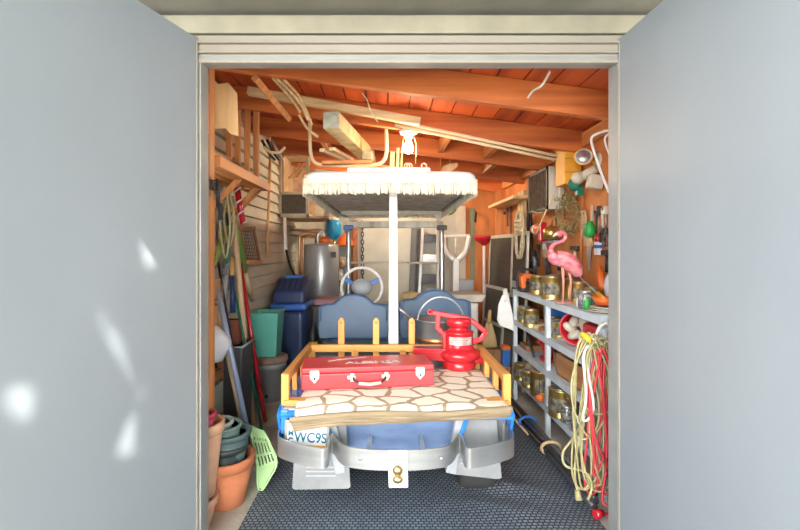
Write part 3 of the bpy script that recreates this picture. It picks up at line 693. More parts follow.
# black tools
a = P(229, 246, 2.85); c = P(223, 300, 2.8)
t = thing('shears', 'hedge shears with dark blue grips hanging between loppers and wooden handle', 'shears', c)
obj('blade', MB().bar(a, a.lerp(c,.55), .03, .006), m_steel, t); obj('grip', MB().tube([a.lerp(c,.55), c], [.02,.024], 10), m_grey, t); obj('grip', MB().tube([a.lerp(c,.55)+Vector((.04,0,0)), c+Vector((.06,0,-.08))], [.012,.018], 10), mat('deep_blue', (.02,.05,.16), .4), t)
a = P(232, 258, 2.9); pole('turned_handle', a, P(231, 286, 2.86), .022, wood('amber_wood', (.72,.40,.14), 'z'), 'short amber turned wooden handle hanging between shears and pale handle', 'handle', r2=.013)  # a turned wooden handle only
t = thing('candy_cane', 'red striped pole decoration wound with white ribbon on left wall', 'decoration', P(242, 224, 2.95))
a, c = P(237, 188, 2.95), P(243, 224, 2.95)
obj('red_tube', MB().cyl(a, c, .020, .018, 14), m_red, t)
h = []; ax_ = (c-a).normalized(); u = ax_.cross(Vector((0,1,0))).normalized(); v = ax_.cross(u)
for k in range(61):
    tt = k/60; an = 2*PI*3.2*tt; h.append(a.lerp(c, tt)+(u*math.cos(an)+v*math.sin(an))*.022)
obj('ribbon', MB().tube(h, .0045, 6), m_white, t)
# long orange snow pole etc. near post
t = thing('pruning_saw', 'slim black pole saw leaning at the left jamb', 'saw', P(213,300,2.3)); obj('blade', MB().bar(P(208.5,224,2.6), P(214,290,2.55), .03, .01), m_blackm, t); obj('tooth_holes', MB().tube([P(209.5,232,2.58), P(213,270,2.54)], .004, 6), m_white, t)
t = thing('frying_pan', 'round black pan hanging from the rack by the left post', 'pan', P(220,205,2.13))
obj('pan_bowl', MB().lathe([(0,0),(.055,0),(.070,.018),(.066,.018),(.052,.004),(0,.004)], P(220,193,2.13), 24, Euler((PI/2, 0, math.radians(-70)))), m_black, t); obj('pan_handle', MB().bar(P(220,203,2.13), P(221,220,2.14), .018, .008), m_black, t)
t = thing('brush', 'black bristled brush head on the left post', 'brush', P(212,192,2.1)); obj('brush_back', MB().bb(P(209,190,2.019), P(210.5,179,1.99)), m_black, t)
for k in range(5): obj('bristle', MB().cyl(P(210, 180+2.4*k, 2.01), P(215.5, 181+2.3*k, 2.01), .0032, seg=6), m_black, t)
# tangle of cords and straps hanging
for i,(px,py,l,col,lab) in enumerate(((225,186,.42,m_cord,'tan rope loop hanging left of the wooden handle'),(229,190,.34,m_cord,'shorter tan rope loop hanging beside candy cane pole'),(222,205,.40,m_dgrey,'dark strap loop hanging behind the olive grips'))):
    p = P(px, py, 2.62+.06*i); pts = smooth([p+Vector((0,0,0)), p+Vector((.03,0,-l*.5)), p+Vector((0,.01,-l)), p+Vector((-.03,0,-l*.5)), p+Vector((-.005,0,-.01))], 6)
    tag(obj('hanging_rope', MB().tube(pts, .007, 6), col), lab, 'rope')
# wire-screen sieve on the siding
t = thing('garden_sieve', 'square wire mesh sieve with worn wooden ends on the siding', 'sieve', LW(250, 262, .06))
q0, q1, q2, q3 = LW(241,228,.09), LW(254,228,.05), LW(260,262,.05), LW(246,262,.09)
obj('top_rail', MB().bar(q0, q1, .03, .025), m_dkwood, t); obj('bottom_rail', MB().bar(q3, q2, .045, .03), m_ory, t)
obj('side_rail', MB().bar(q0, q3, .012, .012, (0,1,0)), m_dkwoodz, t); obj('side_rail', MB().bar(q1, q2, .016, .012, (0,1,0)), m_dkwoodz, t)
q = MB()
for k in range(9): q.tube([q0.lerp(q1,k/8), q3.lerp(q2,k/8)], .0022, 4)
for k in range(11): q.tube([q0.lerp(q3,k/10), q1.lerp(q2,k/10)], .0022, 4)
obj('wire_mesh', q, m_blackm, t)
# bamboo stick on siding
pole('wooden_stick', LW(270.5,150,.031), LW(267,257,.031), .012, wood('honey_wood', (.74,.45,.18), 'z'), 'long honey coloured stick hanging upright on the siding', 'stick')

# orange wooden rack
rk = thing('wall_rack', 'open orange timber rack bracketed to the siding near the ceiling', 'rack', (-.95, 2.7, 1.62))
for x in (-1.055, -1.0, -.935, -.875):
    obj('rack_upright', MB().bb((x-.018, 2.975, 1.60), (x+.018, 3.005, 2.22)), m_orz, rk, bev=.003)
for z in (1.635,): obj('front_rail', MB().bb((-.87, 2.2, z-.028), (-.82, 3.12, z+.028)), m_ory, rk, bev=.003)
for x in (-.90, -.97, -1.04): obj('rack_slat', MB().bb((x-.025, 2.2, 1.61), (x+.025, 3.12, 1.63)), m_ory, rk, bev=.003)
for y in (2.62, 2.98): obj('bracket', MB().bar((-1.08, y, 1.38), (-.86, y, 1.62), .03, .03, (0,1,0)), m_orz, rk, bev=.003); 
for y in (2.62, 3.05): obj('wall_cleat', MB().bb((-1.10, y-.02, 1.36), (-1.07, y+.02, 1.66)), m_orz, rk, bev=.003)
obj('bracket', MB().bar((-1.09, 3.06, 1.40), (-.86, 3.06, 1.63), .035, .03, (0,1,0)), m_orz, rk)
for i, (dz, y0, x, m_) in enumerate(((.03,2.25,-.92,m_dkwood),(.03,2.25,-.99,m_piney),(.075,2.3,-.95,m_raily),(.12,2.3,-1.0,m_dkwood))):
    tag(obj('timber_offcut', MB().bb((x-.03, y0, 1.605+dz), (x+.03, 3.05, 1.645+dz)), m_, bev=.003), ['dark board lying at the open edge of the orange rack','pale board lying deep in the orange rack','amber board stacked on the dark board in the rack','dark board lying on top of the rack pile'][i], 'board')
# tan shaped board
o = obj('shaped_board', MB().prism([(-.075,-.10),(-.085,.06),(-.055,.115),(.02,.135),(.062,.085),(.068,-.125),(.03,-.115),(.01,-.09)], P(224,110,2.22), (1,.35,0), (0,0,1), .014), wood('tan_board', (.74,.46,.20), 'z', (.62,.36,.14))); tag(o, 'tan wooden board with cut corners hanging at the upper left', 'board')
o = obj('rolled_plan', MB().cyl(P(209,80,2.1), P(216,86,2.35), .016, .016), m_cream); tag(o, 'pale roll tucked above the tan shaped board', 'roll')
o = obj('red_board', MB().bb((-.835, 2.00, 1.72), (-.802, 2.0195, 1.90)), m_orange, bev=.003); tag(o, 'bright red-orange strip hanging on the left post', 'strip')
o = obj('electrical_box', MB().bb((-.86, 1.985, 1.44), (-.79, 2.0195, 1.53)), m_dkwood, bev=.004); tag(o, 'dark brown wooden block fixed to left post', 'block')
# boxes and bags in the lower left
t = thing('bag', 'white plastic sack with blue print slumped beside the left post', 'bag', P(215, 366, 2.45))
c0 = P(211, 345, 2.45); vs = []
q = MB().ball(c0, .1, 24, sc=(.95, .8, 1.1)); q.v = [v + Vector((0.012*math.sin(40*v.z+9*v.x), .01*math.sin(33*v.x), .012*math.sin(25*v.x+31*v.y))) for v in q.v]; obj('sack', q, m_bag, t)
q = MB()
for k in range(3): q.tube([c0+Vector((.02*math.cos(a)-.0, -.085-.002*k, .02*math.sin(a)+.008*k)) for a in [PI*.2*j+k for j in range(7)]], .003, 6)
obj('blue_print', q, m_band, t)
for i,(px,py,d,w_,h_,dp,m_,lab) in enumerate(((207,288,2.5,.10,.10,.14,m_box,'upper small brown carton behind the left post'),(208,316,2.52,.12,.13,.16,m_box,'brown carton just above the white sack'),(208,376,2.5,.10,.05,.16,m_dkwood,'flat brown box under the white sack'),(208,400,2.52,.12,.18,.14,m_potp,'pale green patterned carton under the flat brown box'))):
    c0 = P(px,py,d); o = obj('carton', MB().bb(c0-Vector((w_/2,dp/2,h_/2)), c0+Vector((w_/2,dp/2,h_/2))), m_, bev=.004); tag(o, lab, 'box', )
lz = MB()
sh = thing('left_shelf', 'narrow brown wooden shelf stand holding cartons by the left post', 'shelf', (-1.03, 2.5, 0))
for z in (.28, .48, .73, .93): obj('shelf_board', MB().bb((-1.10, 2.38, z-.012), (-.955, 2.62, z+.0)), m_dkwood, sh)
for y in (2.385, 2.615): obj('shelf_upright', MB().bb((-1.1, y-.012, 0), (-1.07, y+.012, 1.1)), m_dkwoodz, sh); obj('shelf_upright', MB().bb((-.985, y-.012, 0), (-.96, y+.012, 1.0)), m_dkwoodz, sh)
# dark grey bin leaning
t = thing('grey_bin', 'tall dark grey rectangular bin behind the leaning poles', 'bin', P(234, 420, 2.85))
c0 = P(233, 405, 2.92); x0, x1 = -1.09, -.90
q = MB(); vs = []
for z, g in ((0.0, -.015), (.60, .0)): vs += [(x0-g*0,2.78-g,z),(x1+g,2.78-g,z),(x1+g,3.02+g,z),(x0,3.02+g,z)]
q.add(vs, [(0,3,2,1),(0,1,5,4),(1,2,6,5),(2,3,7,6),(3,0,4,7)]); obj('bin_body', q, m_dgrey, t, bev=.01); obj('bin_rim', MB().tube(vs[4:]+[], .008, 6, closed=True), m_grey, t)
o = obj('brick_block', MB().bb((-1.08, 2.95, .58), (-.98, 3.02, .74)), mat('brick_red', (.30,.10,.06), .9)); tag(o, 'dark red brick standing behind the poles above grey bin', 'brick')

# teal bin on lidded grey bucket
bc = Vector((-.955, 3.64, 0))
t = thing('grey_bucket', 'grey plastic bucket on floor under the teal bin', 'bucket', bc)
obj('bucket_wall', MB().lathe([(0,0),(.105,0),(.128,.26),(.134,.26),(.134,.30),(.122,.30),(.10,.012),(0,.012)], bc, 28), m_grey, t); obj('spout_hole', MB().cyl(bc+Vector((.0,-.112,.05)), bc+Vector((0,-.09,.05)), .015), m_black, t)
o = obj('wooden_hoop', MB().lathe([(0,.302),(.14,.302),(.145,.315),(.14,.345),(.10,.355),(0,.36)], bc, 28), mat('mottled_brown', (.42,.30,.22), .8, 0, (.25,.14,.09), 12)); tag(o, 'mottled brown coiled cover between teal bin and grey bucket', 'cover')
tb = Vector((-.965, 3.60, .362)); t = thing('teal_bin', 'teal square plastic bin stacked on the grey bucket', 'bin', tb)
q = MB(); vs = []
for z, g in ((0, .090), (.35, .112), (.35,.104), (.01,.084)): vs += [tuple(tb+Vector((a*g, b_*g, z))) for a, b_ in ((-1,-1),(1,-1),(1,1),(-1,1))]
q.add(vs, [(0,3,2,1)]+[(4*i+k, 4*i+(k+1)%4, 4*i+4+(k+1)%4, 4*i+4+k) for i in range(3) for k in range(4)]+[(12,13,14,15)])
obj('bin_body', q, m_teal, t, bev=.012, seg=3); obj('bin_rim', MB().tube([tuple(tb+Vector((a*.114, b_*.114, .348))) for a, b_ in ((-1,-1),(1,-1),(1,1),(-1,1))], .009, 8, closed=True), mat('pale_teal', (.30,.58,.44), .45), t)
# water softener 
ws = Vector((-.895, 4.25, 0)); t = thing('water_softener', 'tall navy plastic water softener with blue band beside water heater', 'water softener', ws)
obj('tank_body', MB().bb(ws+Vector((-.165,-.21,0)), ws+Vector((.155,.24,.66))), m_softn, t, bev=.06, seg=5)
obj('blue_band', MB().bb(ws+Vector((-.172,-.217,.655)), ws+Vector((.162,.247,.715))), m_band, t, bev=.025, seg=3)
q = MB().prism([(-.21,.71),(.24,.71),(.24,.93),(.06,.945),(-.02,.93),(-.19,.83)], ws, (0,1,0), (0,0,1), .30)
obj('top_cover', q, m_softn, t, bev=.035, seg=4)
for k in range(5): obj('lid_rib', MB().bar(ws+Vector((-.11+.052*k,-.18,.838)), ws+Vector((-.11+.052*k,-.04,.922)), .014, .008), m_black, t)
obj('control_panel', MB().bb(ws+Vector((-.08,.0,.93)), ws+Vector((.08,.12,.962))), m_band, t, bev=.012)
# heater and pipework
wh = Vector((-.735, 4.95, .0)); t = thing('water_heater', 'light grey cylindrical water heater with pipes at back left', 'water heater', wh)
obj('heater_tank', MB().lathe([(0,.30),(.185,.30),(.195,.31),(.195,1.24),(.185,1.262),(.10,1.27),(0,1.272)], wh, 40), m_tank, t)
obj('heater_stand', MB().bb(wh+Vector((-.2,-.2,.0)), wh+Vector((.2,.2,.30))), m_dkwood, t)
obj('access_panel', MB().bb(wh+Vector((.13,-.165,1.12)), wh+Vector((.18,-.14,1.18))), m_black, t)
obj('flue_pipe', MB().tube(smooth([wh+Vector((-.02,-.1,1.26)), wh+Vector((-.02,-.1,1.36)), wh+Vector((.02,-.1,1.40)), wh+Vector((.05,-.1,1.37)), wh+Vector((.05,-.1,1.26))], 4), .014, 10), m_steel, t)
for x, z in ((-.215, 1.35), (-.175, 1.32)):
    obj('copper_pipe', MB().tube([wh+Vector((x,-.12,.2)), wh+Vector((x,-.12,z)), wh+Vector((x+.08,-.10,z+.03)), wh+Vector((-.05,-.05,z+.03)), wh+Vector((-.05,-.05,1.26))], .013, 10), m_copper, t)
for k, (z, y) in enumerate(((1.42, -.1), (1.36, .0))): obj('copper_pipe', MB().cyl(wh+Vector((-.33,y,z)), wh+Vector((.12,y,z-.03)), .012), m_copper, t)
obj('supply_hose', MB().tube(smooth([P(286,249,4.4), P(289,262,4.35), P(294,274,4.3), P(299,281,4.3)], 6), .012, 8), m_black, t); obj('white_sleeve', MB().tube([P(284.5,218,4.5), P(286,250,4.4)], .018, 8), m_white, t)
o = obj('pink_box', MB().bb((-.73, 4.45, .66), (-.40, 4.75, .71)), mat('dusty_pink', (.52,.28,.33), .7)); tag(o, 'flat dusty pink box in front of the water heater', 'box')
o = obj('storage_tote', MB().bb((-.75, 4.42, .0), (-.38, 4.72, .655)), m_dgrey, bev=.02); tag(o, 'dark grey tote under the flat pink box', 'tote')
t = thing('oil_bottle', 'dark bottle with yellow label standing beside the navy softener', 'bottle', P(313, 350, 4.1)); c0 = P(313, 352, 4.1); c0.z = .26
o_ = MB().lathe([(0,0),(.038,0),(.04,.01),(.04,.16),(.034,.2),(.014,.24),(.014,.27),(0,.27)], c0, 20); obj('bottle_body', o_, m_blackm, t); obj('bottle_label', MB().lathe([(.041,.05),(.042,.05),(.042,.11),(.041,.11)], c0, 20), m_yel, t)
o = obj('bottle_crate', MB().bb((c0.x-.07, 4.03, 0), (c0.x+.08, 4.18, .258)), m_bluelid, bev=.01); tag(o, 'blue crate under the dark bottle', 'crate')
# hanging cabinet with screen door
m_cabi = mat('worn_cream_wood', (.56,.42,.27), .7, 0, (.40,.27,.15), 12)
cw = thing('wall_cabinet', 'worn cream wall cabinet with dark screened door on the siding', 'cabinet', (-.96, 4.8, 1.50))
y0, y1 = 4.60, 5.10; x0, x1 = XL+.03, -.82; z0, z1 = 1.55, 2.20
obj('cabinet_box', MB().bb((x0, y0+.02, z0), (x1, y1, z0+.03)).bb((x0,y0+.02,z1-.03),(x1,y1,z1)).bb((x0,y0+.02,z0),(x0+.02,y1,z1)).bb((x0,y1-.02,z0),(x1,y1,z1)), m_cabi, cw)
q = MB(); fx0, fx1 = -1.06, -.80; s_ = .035
DC = 4.57; fx0, fx1 = (278-CX)*DC/F+.0, (309-CX)*DC/F
zb_, zt__ = 1.2+(250-217)*DC/F, 1.2+(250-148)*DC/F; zm = 1.2+(250-193)*DC/F
q = MB().bb((fx0,4.57,zb_),(fx0+s_,4.59,zt__)).bb((fx1-s_,4.57,zb_),(fx1,4.59,zt__)).bb((fx0,4.57,zb_),(fx1,4.59,zb_+s_)).bb((fx0,4.57,zt__-s_),(fx1,4.59,zt__)).bb((fx0,4.57,zm-.015),(fx1,4.59,zm+.015))
for k in range(3): obj('stored_stick', MB().bar((x0+.06+.07*k,4.70,z0+.40), (x0+.12+.05*k,4.95,z0+.60), .02, .02), m_pine, cw)
dr = obj('cabinet_door', q, mat('sage_cream', (.55,.52,.38), .6, 0, (.42,.38,.25), 10), cw, bev=.003)
obj('screen_panel', MB().bb((fx0+.02,4.578,zb_+.02),(fx1-.02,4.582,zm)), m_screen, dr)
obj('cabinet_floor', MB().bb((x0,4.60,1.525),(-.62,y1+.15,1.547)), m_cabi, cw)
# blue tank lamp, orange hats on shelf behind heater
bs = thing('back_shelf', 'brown wooden open shelf unit between water heater and pale door', 'shelf', (-.50, 5.2, 0))
for z in (.55, .85, 1.02, 1.25): obj('shelf_board', MB().bb((-.66, 5.12, z-.015), (-.38, 5.36, z)), m_dkwood, bs)
for x in (-.655, -.385): obj('shelf_upright', MB().bb((x-.015, 5.12, 0), (x+.015, 5.36, 1.26)), m_dkwoodz, bs)
c0 = Vector((-.575, 5.16, 1.30)); c0 = P(334, 229, 4.9)
t = thing('blue_tank', 'bright blue expansion tank with beige cap above water heater', 'tank', c0-Vector((0,0,.1)))
obj('tank_shell', MB().lathe([(0,-.12),(.035,-.11),(.082,-.06),(.086,.05),(.07,.09),(0,.11)], c0, 28), m_azure, t); obj('tank_cap', MB().lathe([(0,.10),(.05,.085),(.055,.115),(.03,.13),(0,.13)], c0, 20), m_cream, t); obj('pipe_stub', MB().cyl(c0+Vector((0,0,-.12)), c0+Vector((0,0,-.22)), .014), m_copper, t)
t = thing('hard_hat', 'orange hard hat on top of the brown back shelf', 'hard hat', (-.50, 5.22, 1.252)); obj('hat_shell', MB().lathe([(.15,0),(.155,.006),(.118,.014),(.112,.05),(.085,.10),(.04,.125),(0,.13)], (-.50,5.22,1.252), 24, sx=.8), m_orange, t); obj('hat_ridge', MB().tube(smooth([(-.50,5.12,1.30),(-.50,5.16,1.37),(-.50,5.22,1.39),(-.50,5.28,1.37)],3), .01, 6), m_orange, t)
o = obj('bump_cap', MB().lathe([(0,0),(.07,0),(.06,.04),(.03,.065),(0,.07)], P(325,243,4.75), 18), m_orange); tag(o, 'small orange cap on the pipes above the heater', 'cap')
for i,(x,z,r,h,m_,lab) in enumerate(((-.55,.85,.05,.13,m_white,'white canister on the third board of back shelf'),(-.46,.85,.035,.12,m_dkwoodz,'brown jar beside white canister on back shelf'),(-.52,1.02,.06,.10,m_tan,'tan tub on the upper board of back shelf'),(-.54,.55,.04,.22,m_white,'tall white bottle on the lowest board of back shelf'))):
    tag(obj('canister', MB().lathe([(0,0),(r,0),(r,h*.8),(r*.6,h*.9),(r*.6,h),(0,h)], (x,5.2,z), 18), m_), lab, 'canister')
o = obj('rusty_column', MB().cyl((-.40, 5.28, 0), (-.40, 5.28, 1.55), .045), mat('rust', (.32,.13,.06), .9, 0, (.20,.07,.04), 20, bump=.4)); tag(o, 'rusty brown upright pipe left of the pale door', 'pipe')
ch = MB(); 
for k in range(17): ch.tube([Vector((-.30,5.30,1.52-.045*k))+Vector(((.016*math.cos(a), 0, .028*math.sin(a)) if k%2 else (0, .016*math.cos(a), .028*math.sin(a)))) for a in [PI*j/5 for j in range(10)]], .006, 5, closed=True)
o = obj('chain', ch, m_blackm); tag(o, 'dark heavy chain hanging before the pale door', 'chain')
# ================================================================ RIGHT SIDE
S0, S1 = 1.015, 1.285; ys = (2.15, 2.89, 3.63); ZS = (.88, .64, .43, .20)
sf = thing('metal_shelving', 'grey-blue four-tier metal shelving along the right wall', 'shelving', (1.15, 2.9, 0))
for y in ys:
    for x in (S0, S1-.01):
        q = MB(); sgn = 1 if x == S0 else -1
        q.bb((x-.003, y-.016, 0), (x, y+.016, .885)).bb((x if sgn>0 else x-.024, y-.018, 0), (x+.024 if sgn>0 else x, y-.015, .885))
        p_ = obj('shelf_post', q, m_shelf, sf)
for z in ZS:
    q = MB().bb((S0, ys[0]-.02, z-.005), (S1, ys[-1]+.02, z)).bb((S0-.004, ys[0]-.02, z-.038), (S0-.001, ys[-1]+.02, z)).bb((S1-.002, ys[0]-.02, z-.038), (S1, ys[-1]+.02, z)).bb((S0, ys[0]-.023, z-.038), (S1, ys[0]-.02, z)).bb((S0, ys[-1]+.02, z-.038), (S1, ys[-1]+.023, z))
    obj('shelf_board', q, m_shelf, sf)
# ---- paint tins
m_lab1 = mat('label_cream', (.72,.66,.44), .5, 0, (.42,.32,.12), 24); m_lab2 = mat('label_black', (.05,.05,.05), .5, 0, (.35,.30,.18), 30)
def tin():
    t = thing('paint_can', '', 'paint can', (0,0,0), 'paint cans on the metal shelving')
    obj('can_body', MB().lathe([(0,0),(.072,0),(.074,.004),(.072,.008),(.072,.152),(.075,.156),(.075,.162),(.070,.165),(0,.165)], seg=28), m_brass, t)
    obj('can_lid', MB().lathe([(.0,.165),(.060,.165),(.062,.170),(.050,.170),(.048,.166),(0,.166)], seg=28), m_steel, t)
    vs = []
    for k in range(15):
        a = math.radians(150+120*k/14); vs += [(.0728*math.cos(a), .0728*math.sin(a), .035), (.0728*math.cos(a), .0728*math.sin(a), .115)]
    obj('can_label', MB().add(vs, [(2*k,2*k+2,2*k+3,2*k+1) for k in range(14)]), m_lab2, t)
    obj('can_handle', MB().tube([(.078*math.sin(a), -.078*math.cos(a)*.75-.02, .13-.075*math.sin(a)) for a in [PI*k/14 for k in range(15)]], .0018, 5), m_steel, t)
    return t
tin0 = tin(); used = [False]
def can(px, d, z, label, sc=1.0, rz=0, tall=1.0):
    """px = centre column"""
    x = (px-CX)*d/F; global tin0
    if not used[0]:
        used[0] = True; tin0.location = (x, d, z); tin0['label'] = label; tin0.rotation_euler = (0,0,rz); tin0.scale = (sc,sc,sc*tall); return
    dup(tin0, (x, d, z), rz, label, (sc,sc,sc*tall))
Z1, Z2, Z3, Z4 = (z+.001 for z in ZS)
can(538, 3.27, Z1, 'gold paint can right of the orange chainsaw on top shelf', .80)
can(552, 2.93, Z1, 'gold paint can left of the flamingo legs on top shelf', .90, .4)
can(556, 3.16, Z1, 'gold can mostly hidden behind the one left of the flamingo', .85, 1)
can(571, 2.98, Z1, 'gold paint can partly behind the flamingo legs', .78, 2)
can(579, 2.75, Z1, 'gold paint can right of the flamingo on top shelf', .75, .9)
can(592, 2.62, Z1, 'cream labelled can nearest the door on top shelf', .60, 3)
can(524, 3.50, Z2, 'gold can at the far end of second shelf', .72, .3)
can(531, 3.28, Z2, 'gold can left of the blue carton on second shelf', .78, 1.0)
can(553, 3.05, Z2, 'gold can just beyond the red bucket on second shelf', .68, 2.2)
can(560, 2.86, Z2, 'gold can touching the red bucket rim on second shelf', .62, .2)
can(521, 3.48, Z4, 'gold can at the far end of bottom shelf', .75)
can(541, 3.10, Z4, 'tan can behind the near middle post on bottom shelf', 1.0, 1.2, 1.05)
can(561, 2.72, Z4, 'large gold can with black label behind glass jars on bottom shelf', 1.0, .1)
can(556, 2.98, Z4, 'gold can behind the large gold can on bottom shelf', .8, 1.5)
can(529, 3.30, Z4, 'gold can between bags on bottom shelf', .7, .6)
# jars
def jar0():
    t = thing('glass_jar', '', 'jar', (0,0,0), 'glass jars on the metal shelving')
    obj('jar_glass', MB().lathe([(0,0),(.034,0),(.037,.006),(.037,.07),(.028,.082),(.028,.088),(.025,.088),(.025,.08),(.034,.068),(.034,.004),(0,.004)], seg=20), m_glass, t)
    obj('jar_lid', MB().lathe([(0,.084),(.029,.084),(.030,.088),(.030,.098),(.027,.100),(0,.100)], seg=20), m_steel, t)
    obj('jar_contents', MB().lathe([(0,.006),(.032,.006),(.032,.045),(0,.05)], seg=16), mat('rusty_screws', (.30,.22,.15), .7, .4, (.12,.09,.07), 60, bump=.6), t)
    return t
j0 = jar0(); jl = [(567, 2.61, Z4, 'glass jar of screws before the large gold can'), (578, 2.47, Z4, 'glass jar nearest the door on bottom shelf'), (585, 2.45, Z1, 'clear glass jar beside the flamingo feet on top shelf'), (551, 3.14, Z3, 'small glass jar on third shelf behind post')]
for i,(px,d,z,lab) in enumerate(jl):
    x = (px-CX)*d/F
    if i == 0: j0.location = (x,d,z); j0['label'] = lab
    else: dup(j0, (x,d,z), i, lab)
# red bucket on its side with white gloves
rb_ = Vector((1.13, 2.66, Z2+.105)); RR = Euler((math.radians(90), 0, math.radians(-28)))
t = thing('red_bucket', 'red plastic bucket lying on its side full of pale rags on second shelf', 'bucket', (rb_.x, rb_.y, Z2))
obj('bucket_wall', MB().lathe([(0,-.16),(.075,-.16),(.098,.06),(.103,.06),(.103,.075),(.094,.075),(.07,-.15),(0,-.15)], rb_, 30, RR), m_red, t)
for i in range(6):
    a = i*1.05; off = RR.to_matrix() @ Vector((.045*math.cos(a), .045*math.sin(a), .04+.012*(i%3)))
    obj('rag', MB().ball(rb_+off, .036, 12, Euler((a,.5,a*2)), (1.3,.7,.8)), m_cream, t)
# red things on shelf 2 behind
o = obj('red_tray', MB().bb((1.10, 2.26, Z2), (1.27, 2.56, Z2+.15)), m_case, bev=.02); tag(o, 'red box behind the cords on second shelf', 'box')
o = obj('clear_bag', MB().ball((1.13, 2.44, Z2+.055), .07, 16, sc=(.8,1.1,.75)), m_bag); tag(o, 'crumpled grey-white bag right of the red bucket', 'bag')
o = obj('folded_cloth', MB().bb((1.06, 2.74, Z2), (1.16, 2.84, Z2+.018)), m_cream, bev=.008); tag(o, 'folded cream cloth left of the red bucket', 'cloth')
o = obj('blue_carton', MB().bb((1.10, 3.02, Z2), (1.20, 3.12, Z2+.17)), m_bluelid, bev=.003); tag(o, 'blue and white carton standing beyond the middle post on second shelf', 'box')
q = MB().bb((1.085, 2.93, Z2), (1.18, 3.0, Z2+.10)); o = obj('white_carton', q, m_white, bev=.003); tag(o, 'small white carton before the blue carton on second shelf', 'box')
for i in range(3):
    tag(obj('wood_offcut', MB().bar((1.05,3.12+.10*i,Z2+.012),(1.20,3.16+.10*i,Z2+.014+.0*i), .022, .03), [m_dkwood,m_pine,m_orz][i], bev=.002), ['dark short wood offcut nearest the middle post on second shelf','pale short offcut midway on second shelf','orange short offcut before the far cans on second shelf'][i], 'wood')
# shelf 3
bx0 = MB().bb((1.05, 2.36, Z3), (1.26, 2.80, Z3+.010)).bb((1.05, 2.36, Z3), (1.062, 2.80, Z3+.13)).bb((1.248, 2.36, Z3), (1.26, 2.80, Z3+.13)).bb((1.05, 2.36, Z3), (1.26, 2.372, Z3+.13)).bb((1.05, 2.788, Z3), (1.26, 2.80, Z3+.13))
o = obj('wooden_box', bx0, wood('box_wood', (.56,.26,.10), 'y'), bev=.002); tag(o, 'open brown wooden box on the third shelf behind the cords', 'box')
for i in range(3): tag(obj('wood_scrap', MB().bar((1.09+.05*i,2.40,Z3+.05+.02*i),(1.10+.05*i,2.76,Z3+.13+.012*i), .03, .02), [m_dkwood,m_pine,m_blackm][i]), ['brown stick in the wooden box at its open side','pale stick in the middle of the wooden box','dark metal bar at the back of the wooden box'][i], 'stick')
t = thing('bottle_jack', 'red cast bottle jack beyond the middle post on third shelf', 'jack', (1.10, 3.10, Z3))
obj('jack_base', MB().bb((1.06,3.05,Z3),(1.14,3.15,Z3+.03)), m_red, t, bev=.006); obj('jack_body', MB().lathe([(0,.03),(.035,.03),(.035,.12),(.02,.13),(.018,.175),(.028,.18),(.028,.19),(0,.19)], (1.10,3.10,Z3), 20), m_red, t); obj('jack_lug', MB().bar((1.07,3.08,Z3+.11),(1.02,3.06,Z3+.15),.03,.02), m_red, t, bev=.004)
o = obj('jack_lever', MB().cyl((1.04,3.20,Z3+.012),(1.08,3.50,Z3+.13), .010), m_blackm); tag(o, 'dark lever bar leaning left of the red jack', 'bar')
o = obj('wood_block', MB().bb((1.05,3.42,Z3),(1.2,3.58,Z3+.04)), m_dkwood, bev=.003); tag(o, 'brown wood block at the far end of third shelf', 'block')
o = obj('small_carton', MB().bb((1.10,2.95,Z3),(1.20,3.0,Z3+.09)), m_box, bev=.003); tag(o, 'brown carton behind the middle post on third shelf', 'box')
# shelf 4: sagging bags
for i,(y,r,m_,lab) in enumerate(((3.38,.085,m_tan,'slumped tan paper bag at far part of bottom shelf'),(3.22,.08,m_cream,'pale cream bag in front of the middle of bottom shelf'))):
    q = MB().ball((1.10,y,Z4+r*1.02), r, 18, sc=(.85,.9,1)); q.v = [v+Vector((.006*math.sin(50*v.z),.005*math.sin(44*v.x),0)) for v in q.v]
    tag(obj('paper_bag', q, m_), lab, 'bag')
t = thing('valve_wheel', 'small red round valve knob hanging at the middle post below third shelf', 'knob', (.99, 2.93, .22)); obj('knob_wheel', MB().lathe([(0,-.01),(.02,-.012),(.027,0),(.02,.012),(0,.01)], (.99,2.94,.235), 14, Euler((PI/2,0,-.6))), m_orange, t); obj('knob_cord', MB().tube([(.99,2.95,.26),(1.0,2.96,.40)], .003, 6), m_black, t)
# blue and red box at the far leg, white scoop hanging
t = thing('blue_red_box', 'small blue box with red top standing beyond the far shelf post', 'box', P(507, 362, 3.9)); c0 = P(507, 355, 3.85)
obj('box_body', MB().bb(c0+Vector((-.045,-.04,-.085)), c0+Vector((.045,.04,.05))), m_bluelid, t, bev=.003); obj('red_top', MB().bb(c0+Vector((-.046,-.041,.05)), c0+Vector((.046,.041,.085))), m_orange, t, bev=.003)
o = obj('stand_box', MB().bb(c0+Vector((-.06,-.06,-c0.z)), c0+Vector((.06,.06,-.0855))), m_dkwood, bev=.004); tag(o, 'brown crate under the small blue box with red top', 'crate')
t = thing('dustpan', 'white plastic dustpan hanging at the far end of the shelving', 'dustpan', P(507, 335, 3.6))
obj('pan', MB().prism([(-.03,.0),(-.06,-.08),(-.072,-.20),(-.05,-.25),(.02,-.27),(.065,-.29),(.058,-.18),(.03,-.05),(.018,.02)], P(506,300,3.62)+Vector((0,0,.04)), (1,-.25,0), (0,0,1), .03), m_white, t, bev=.01, seg=3)
obj('pan_handle', MB().tube([P(505,289,3.62)+Vector((0,0,0)), P(506,302,3.62)], [.017,.024], 10), m_white, t)
